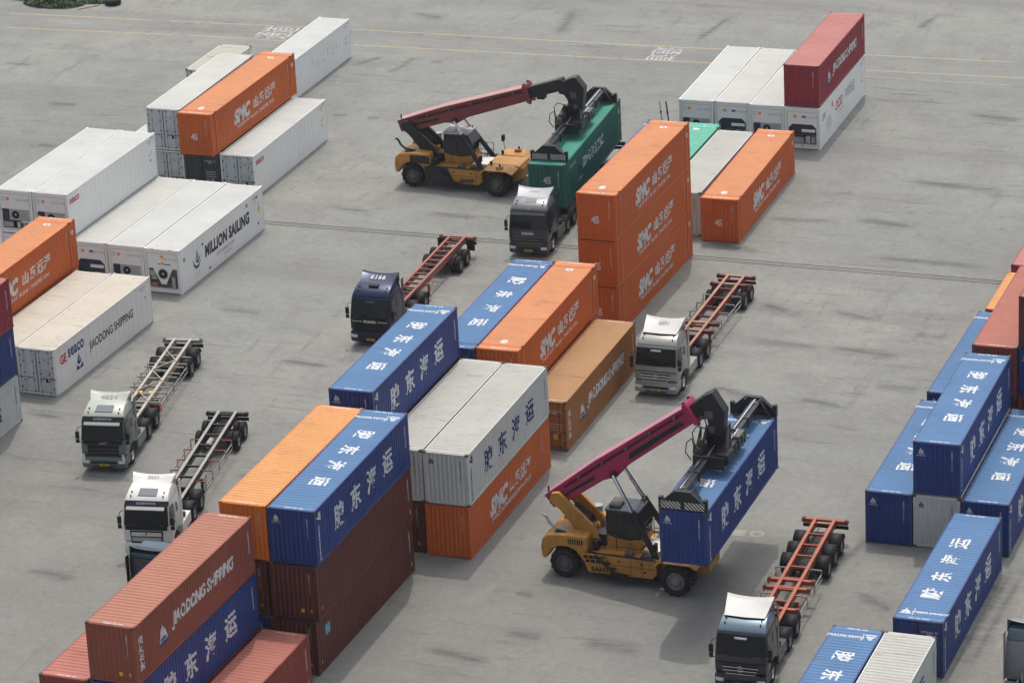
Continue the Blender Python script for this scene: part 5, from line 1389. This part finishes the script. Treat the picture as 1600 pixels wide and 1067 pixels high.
# middle left block
c('reefer_panel', -100.83, 186.47, -1.2, 0, 'white refrigerated container hidden under the raised white one with small red lettering', GW)
c('reefer_panel', -103.32, 186.5, -1.2, 0, 'white refrigerated container at the bottom of the leftmost white stack', GW)
c('reefer_seaco', -100.81, 186.47, -1.2, 1, 'upper white refrigerated container at left with small red lettering on its side', GW)
c('reefer_panel', -103.30, 186.5, -1.2, 1, 'upper white refrigerated container at the left edge, left of the red lettered one', GW)
c('reefer_cream_chamfer', -98.24, 186.19, -1.2, 0, 'white refrigerated container with dark blue cooling unit just behind the raised left orange container', GW)
c('reefer_panel', -95.74, 186.13, -1.1, 0, 'middle one of three white refrigerated containers standing in a row at left', GW)
c('reefer_million', -93.21, 185.98, -1.07, 0, 'white refrigerated container with bold black lettering, blue green emblem and round fan', GW)
# left edge
c('smc45', -98.45, 168.89, -.33, 0, 'orange container hidden underneath the raised orange one at the left edge', GO)
c('smc45', -98.40, 168.89, -.33, 1, 'raised orange container cut off by the left edge of the photo', GO)
c('reefer_yellowed_doors', -95.93, 169.30, -1.7, 0, 'yellowed white refrigerated container between the raised left orange one and another white one', GW)
c('reefer_ge', -93.42, 169.39, -1.6, 0, 'white refrigerated container with red, navy and black lettering, grey doors facing the camera', GW)
c('greywhite', -93.84, 153.65, 0, 0, 'grey white container at the bottom of the three-high stack on the left edge', GX)
c('blue', -93.80, 153.60, 0, 1, 'blue container in the middle of the three-high stack on the left edge', GB)
c('maroon', -93.70, 153.50, 0, 2, 'dark red container on top of the three-high stack on the left edge', GR)
# held or carried by the far reach stacker
c('green_truck', -73.94, 202.5, 3.4, 0, 'dark green container on the charcoal truck under the far reach stacker, 45 on its end', z=1.30)
# centre top
for i, lb in enumerate(('bottom orange container of the tall stack of three beside the charcoal truck', 'middle orange container of the tall stack of three beside the charcoal truck', 'top orange container of the tall stack of three beside the charcoal truck')):
    c('smc45', -64.87 + .02 * i, 186.0 - .04 * i, -.8, i, lb, GO)
c('blue', -70.3, 203.9, .2, 0, 'pale blue roofed container mostly hidden behind the tall orange stack', GB)
c('palegreen', -67.74, 202.45, .3, 0, 'pale green container between the tall orange stack and the grey white container')
c('greywhite_bare', -65.12, 202.9, .4, 0, 'grey white container between the pale green one and the single orange container', GX)
c('smc45', -62.43, 202.15, 1.1, 0, 'single orange container on the ground in front of the upper right white row', GO)
# upper right block
c('reefer_panel', -69.72, 220.67, 1.2, 0, 'leftmost white refrigerated container in the upper right row of four', GW)
c('reefer_cream_chamfer', -67.22, 220.72, 1.15, 0, 'second white refrigerated container from the left in the upper right row', GW)
c('reefer_panel', -64.74, 220.6, 1.0, 0, 'third white refrigerated container from the left in the upper right row', GW)
c('reefer_ckdd', -62.24, 220.43, .6, 0, 'white refrigerated container with dark red and grey lettering, underneath the dark red one', GW)
c('maroon', -62.32, 220.68, .49, 1, 'dark red container with white lettering, alone on top of the upper right white row', GR)
# centre
c('smc45', -67.25, 168.5, .6, 0, 'orange container hidden beneath the long blue roofed container in the centre', GO)
c('smc45', -64.78, 168.7, .6, 0, 'orange container hidden beneath the central orange one beside the brown container', GO)
c('blue', -67.21, 168.5, .65, 1, 'long blue roofed container in the centre, touching the left side of an orange one', GB, L=L45)
c('smc45', -64.73, 168.72, .65, 1, 'central orange container between the long blue roof and the brown container', GO)
c('tan', -62.25, 169.05, .15, 0, 'ochre brown container with white lettering beside the silver truck')
c('oxide', -70.02, 155.1, .1, 0, 'dark red container peeking out low at the left of the central blue one', GR)
c('oxide', -67.55, 155.1, .1, 0, 'dark red container hidden at the bottom of the stack carrying the central blue container', GR)
c('oxide', -67.55, 155.1, .1, 1, 'dark red container hidden directly beneath the central blue container', GR)
c('blue', -67.53, 155.1, .1, 2, 'blue container on the third tier left of the white pair, next to the navy truck', GB)
c('oxide', -65.06, 155.0, -.1, 0, 'dark red container beneath the left one of the grey white pair', GR)
c('smc40', -62.53, 154.88, -.1, 0, 'orange container on the ground beneath the right one of the grey white pair', GO)
c('greywhite', -65.0, 154.98, 0, 1, 'left container of the grey white pair above the lower orange one', GX)
c('greywhite', -62.48, 154.94, .1, 1, 'right container of the grey white pair with dark blue characters on its side', GX)
# near left block
c('blue', -67.55, 140.9, -.3, 0, 'blue container hidden at the bottom beneath the light orange roofed one', GB)
c('oxide', -67.45, 140.9, -.3, 1, 'dark red container in the middle tier beneath the light orange roofed one', GR)
c('orange40', -67.25, 140.89, -.2, 2, 'light orange container on the third tier, touching the near blue one', GO)
c('oxide_placard', -65.05, 140.87, -.6, 0, 'dark red container on the ground with a small teal placard on its side', GR)
c('oxide', -64.85, 140.87, -.1, 1, 'dark red container directly under the near blue one, above the teal placard one', GR)
c('blue', -64.73, 140.87, .3, 2, 'blue container on the third tier beside the light orange one, above two dark red ones', GB)
c('salmon', -67.75, 127.5, -1.4, 0, 'red container hidden at the bottom beneath the near brown red and blue ones', GR)
c('blue', -67.75, 127.5, -1.45, 1, 'blue container directly under the brown red container at bottom left', GB)
c('brownred', -67.73, 127.49, -1.45, 2, 'brown red container with white lettering, top of the near left stack', GR)
c('salmon', -70.35, 127.45, -1.4, 0, 'red container at the very bottom left hidden below another red one', GR)
c('salmon', -70.30, 127.45, -1.4, 1, 'faded red container at the bottom left corner, left of the brown red one', GR)
c('salmon', -65.13, 127.42, -1.2, 0, 'faded red container at the bottom edge in front of the two-colour near stack', GR)
# right block
c('blue', -41.22, 161.86, .5, 0, 'blue container on the ground at the left end of the right-hand block', GB)
c('greywhite', -38.74, 161.95, .7, 0, 'grey white container beneath the raised blue one in the right-hand block', GX)
c('blue', -38.76, 162.07, .75, 1, 'raised blue container on top of the right-hand block', GB)
c('blue', -36.22, 161.82, .75, 0, 'blue container on the ground at the right edge, right of the raised blue one', GB)
c('blue', -41.3, 175.1, -.1, 0, 'pale roofed blue container behind the right-hand block, next to the small orange one', GB)
c('orange20', -41.0, 187.7, .3, 0, 'small light orange container behind the pale roofed blue one near the right edge')
c('oxide', -38.86, 175.29, .45, 0, 'dark red container hidden beneath the pale red roofed one near the right edge', GR)
c('salmon', -38.86, 175.29, .45, 1, 'red container with a pale pink roof behind the raised blue one near the right edge', GR)
c('salmon', -36.4, 175.5, .3, 0, 'red container hidden at the bottom of the tall stack on the right edge', GR)
c('blue', -36.38, 175.5, .3, 1, 'blue container on the right edge beneath the tallest dark red one', GB)
c('oxide', -36.38, 175.5, .3, 2, 'dark red container topping the tall stack cut off by the right edge', GR)
c('maroon', -41.14, 194.9, 0, 0, 'farthest dark red container on the right edge behind the small orange one', GR)
c('blue_turned', -36.27, 148.2, -.1, 0, 'blue container alone in front of the right-hand block, its roof lettering reversed', GB)
c('blue', -38.79, 134.6, -.2, 0, 'blue container at the bottom edge between the slate blue truck and a grey white container', GB)
c('greywhite', -36.25, 134.6, 0, 0, 'grey white container at the bottom edge right of a blue one', GX)
# held by the near reach stacker
c('blue', -48.2, 149.75, .1, 0, 'blue container hanging from the near reach stacker', GB, z=3.62)

# ------------------------------------------------------------------ reach stackers
h1 = [(10.05, 6.72), (10.0, 7.40), (10.95, 7.85), (11.25, 7.90), (11.80, 7.20), (11.62, 5.6), (10.80, 5.6), (10.62, 6.35), (10.4, 6.68)]
reach_stacker('yellow and black reach stacker with a dusty red boom holding the dark green container', -86.5, 209.25, 0, R(17.4), 11.4, h1, 'rs_red', 'rs_black', (10.94, .03), R(3.4), 1.30 + H, True, 'SANY')
h2 = [(6.55, 8.80), (6.35, 9.45), (7.20, 10.15), (7.65, 10.40), (8.30, 9.40), (8.15, 8.10), (7.50, 8.10), (7.38, 8.90), (7.02, 9.14)]
reach_stacker('yellow reach stacker with a bright magenta boom holding a blue container', -57.18, 155.7, -1, R(36.3), 9.6, h2, 'rs_magenta', 'rs_yellow', (7.76, .28), R(1.1), 3.62 + H, False, 'SANY')

# ------------------------------------------------------------------ trucks and trailers
tractor('charcoal grey truck parked under the dark green container, headlamps to the camera', -74.5, 196.9, 3.4, 's1', 'cab_grey', spoiler='spoiler_grey', top='cab_greytop', number='1907', low='cab_grey', visor='cab_grey')
trailer('black trailer under the dark green container behind the charcoal truck', -74.5, 196.9, 3.4, 'tr_black', 'tr_black', (13.6, 14.95), y1=19.0, y0=3.6)
tractor('dark navy truck with white roof number, left of the central blue containers', -78.55, 180.75, 1.6, 's2', 'cab_navy', number='6166', visor='skyglass')
trailer('empty trailer with close rusty pink rungs behind the navy truck', -78.55, 180.75, 1.6, 'tr_brown', 'tr_brown', (12.75, 14.0), y1=15.75, rungs=.78, flap=True)
tractor('champagne silver truck with white roof spoiler beside the ochre brown container', -59.88, 177.4, .6, 'm', 'cab_silver', spoiler='spoiler_white', number='6891', visor='lamp')
trailer('empty maroon trailer with rusty beams behind the silver truck', -59.88, 177.4, .6, 'tr_maroon', 'tr_rust', (14.2, 15.45), y1=16.4, guards=('tr_grey', 7.8, 13.2), bolsters=(8.6, 7.4, 14.9), plates=True, rungs=1.5)
tractor('grey green truck numbered 4824 on its pale roof, near the left edge', -85.95, 160.3, 9.6, 'v', 'cab_sage', top='cab_sage_top', spoiler='cab_sage_top', number='4824', band='GLOBETROTTER', visor='cab_sage_top', low='cab_sage')
trailer('empty white-grey trailer with diagonal braces behind the grey green truck', -85.95, 160.3, 9.6, 'tr_grey', 'tr_greyrust', (13.9, 15.3), y1=16.5, guards=('tr_grey', 7.2, 12.9), fenders=True, braces=True, boxes=True)
tractor('white truck with black windscreen surround and front panel, half behind the brown red container', -78.8, 150.75, 9.7, 'vopen', 'cab_white', spoiler='cab_white', number='7971', band='GLOBETROTTER', visor='spoiler_white')
trailer('empty black trailer with orange stubs and grey air tank behind the white truck', -78.8, 150.75, 9.7, 'tr_black', 'tr_grey', (14.3, 15.7), y1=16.6, guards=('tr_grey', 7.4, 12.9), tank=True, rungs=1.4)
tractor('slate blue truck with white roof spoiler at the bottom edge, near the magenta reach stacker', -45.05, 144.35, 2.0, 'm', 'cab_lower', top='cab_steel_top', spoiler='spoiler_white', visor='lamp', low='cab_lower')
trailer('empty orange red trailer with three axles behind the slate blue truck', -45.05, 144.35, 2.0, 'tr_orange', 'tr_orangerust', (13.0, 14.35, 15.7), y1=17.2, fenders=True, bolsters=(6.7, 9.0, 9.9), guards=('tr_grey', 6.9, 11.4), spare=True, rungs=1.3)
tractor('teal blue truck seen from behind, mostly hidden left of the brown red container', -75.75, 147.35, 180, 'low', 'cab_steel', top='cab_teal', low='blackpaint')
tractor('dark grey truck seen from behind in the bottom right corner', -31.85, 149.35, 180, 'm', 'cab_midgrey', top='cab_steel_top', low='cab_midgrey')

# ------------------------------------------------------------------ small things
for k, (x_, dx) in enumerate(((-71.95, -.55), (-71.45, -.60))):
    b = MB(); b.tube([(0, 0, 0), (dx, .5, 3.7)], .05, 'casting' if k else 'alu', 6)
    for j in range(4): b.tube([(dx * (.2 + .2 * j) - .05, .5 * (.2 + .2 * j), 3.7 * (.2 + .2 * j)), (dx * (.2 + .2 * j) + .05, .5 * (.2 + .2 * j), 3.7 * (.2 + .2 * j) + .03)], .08, 'black', 6)
    o = b.build('lashing_rod', loc=(x_, 217.1, 0)); tag(o, ('pale lashing rod leaning up behind the pale blue roof' if k == 0 else 'dark lashing rod leaning up behind the pale blue roof, right of the pale one'), 'rod', 'lashing rods')
def shrub(label, x, y, rx, ry, h, n, seed):
    r = random.Random(seed); b = MB()
    for i in range(n):
        a = r.uniform(0, 2 * PI); q = math.sqrt(r.random()); cx_, cy_ = rx * q * math.cos(a), ry * q * math.sin(a)
        lump = .55 + .45 * math.sin(cx_ * 2.3 + seed) * math.cos(cy_ * 2.9); zt_ = h * (1 - q * q * .75) * lump
        z = r.uniform(.0, 1) ** .6 * zt_ + .03; s = r.uniform(.05, .14)
        u = Vector((r.uniform(-1, 1), r.uniform(-1, 1), r.uniform(-.4, .6))).normalized(); v = u.cross(Vector((r.uniform(-1, 1), r.uniform(-1, 1), 1))).normalized()
        p = Vector((cx_, cy_, z)); b.add([p - u * s, p + v * s * .45, p + u * s, p - v * s * .45], [(0, 1, 2, 3)], 'leaf')
    st = MB()
    for i in range(26):
        a = r.uniform(0, 2 * PI); q = math.sqrt(r.random()); st.tube([(rx * q * .8 * math.cos(a), ry * q * .8 * math.sin(a), 0), (rx * q * .85 * math.cos(a), ry * q * .85 * math.sin(a), h * .6 * (1 - q * q * .7))], .015, 'stem', 4)
    t = thing('shrub', label, 'shrub', (x, y, 0), 0, 'weedy shrubs by the lane lines'); obj('foliage', b.mesh('foliage'), t); obj('stem', st.mesh('stem'), t)
shrub('largest dark green weedy shrub at the top left edge', -130.2, 242.0, 2.6, 1.5, 1.1, 5200, 1)
shrub('low shrub to the left end of the weedy patch at the top left', -133.4, 243.4, 1.6, 1.3, .7, 1800, 2)
shrub('small shrub beside the old tyre at the top left', -127.3, 243.3, 1.7, 1.0, .8, 2000, 3)
t = thing('old_tyre', 'old black tyre lying on the ground right of the weedy shrubs', 'tyre', (-125.4, 242.6, 0))
b = MB(); b.lathe_x([(-.16, .32), (-.22, .40), (-.22, .56), (-.15, .64), (.15, .64), (.22, .56), (.22, .40), (.16, .32), (-.16, .32)], 'rubber', 26)
o = b.build('tyre_body', t, (0, 0, .24), smooth=True); o.rotation_euler = (0, R(86), 0)
b = MB(); b.tube([(-.3, .1, .47), (.1, .25, .50), (.35, .0, .49)], .06, 'unit_navy', 6); b.build('rag', t)
b = MB(); b.box(-.9, .9, -.08, .08, .0, .08, 'mark_yellow'); o = b.build('timber_batten', loc=(-127.0, 241.4, 0)); o.rotation_euler = (0, 0, R(50)); tag(o, 'faded yellow timber batten on the ground beside the old tyre', 'timber')

# light sea haze lying over the whole yard
b = MB(); b.box(-1520, 1520, -1520, 1520, -1.0, 84.0, 'ground')
hz_ = b.build('haze'); hz_['kind'] = 'stuff'
hm_ = bpy.data.materials.new('haze_air'); hm_.use_nodes = True; hn = hm_.node_tree; hn.nodes.clear()
pv = hn.nodes.new('ShaderNodeVolumePrincipled'); pv.inputs['Color'].default_value = (.92, .94, .97, 1); pv.inputs['Density'].default_value = .00010; pv.inputs['Anisotropy'].default_value = .3
ho = hn.nodes.new('ShaderNodeOutputMaterial'); hn.links.new(pv.outputs[0], ho.inputs['Volume'])
hz_.data.materials.clear(); hz_.data.materials.append(hm_)
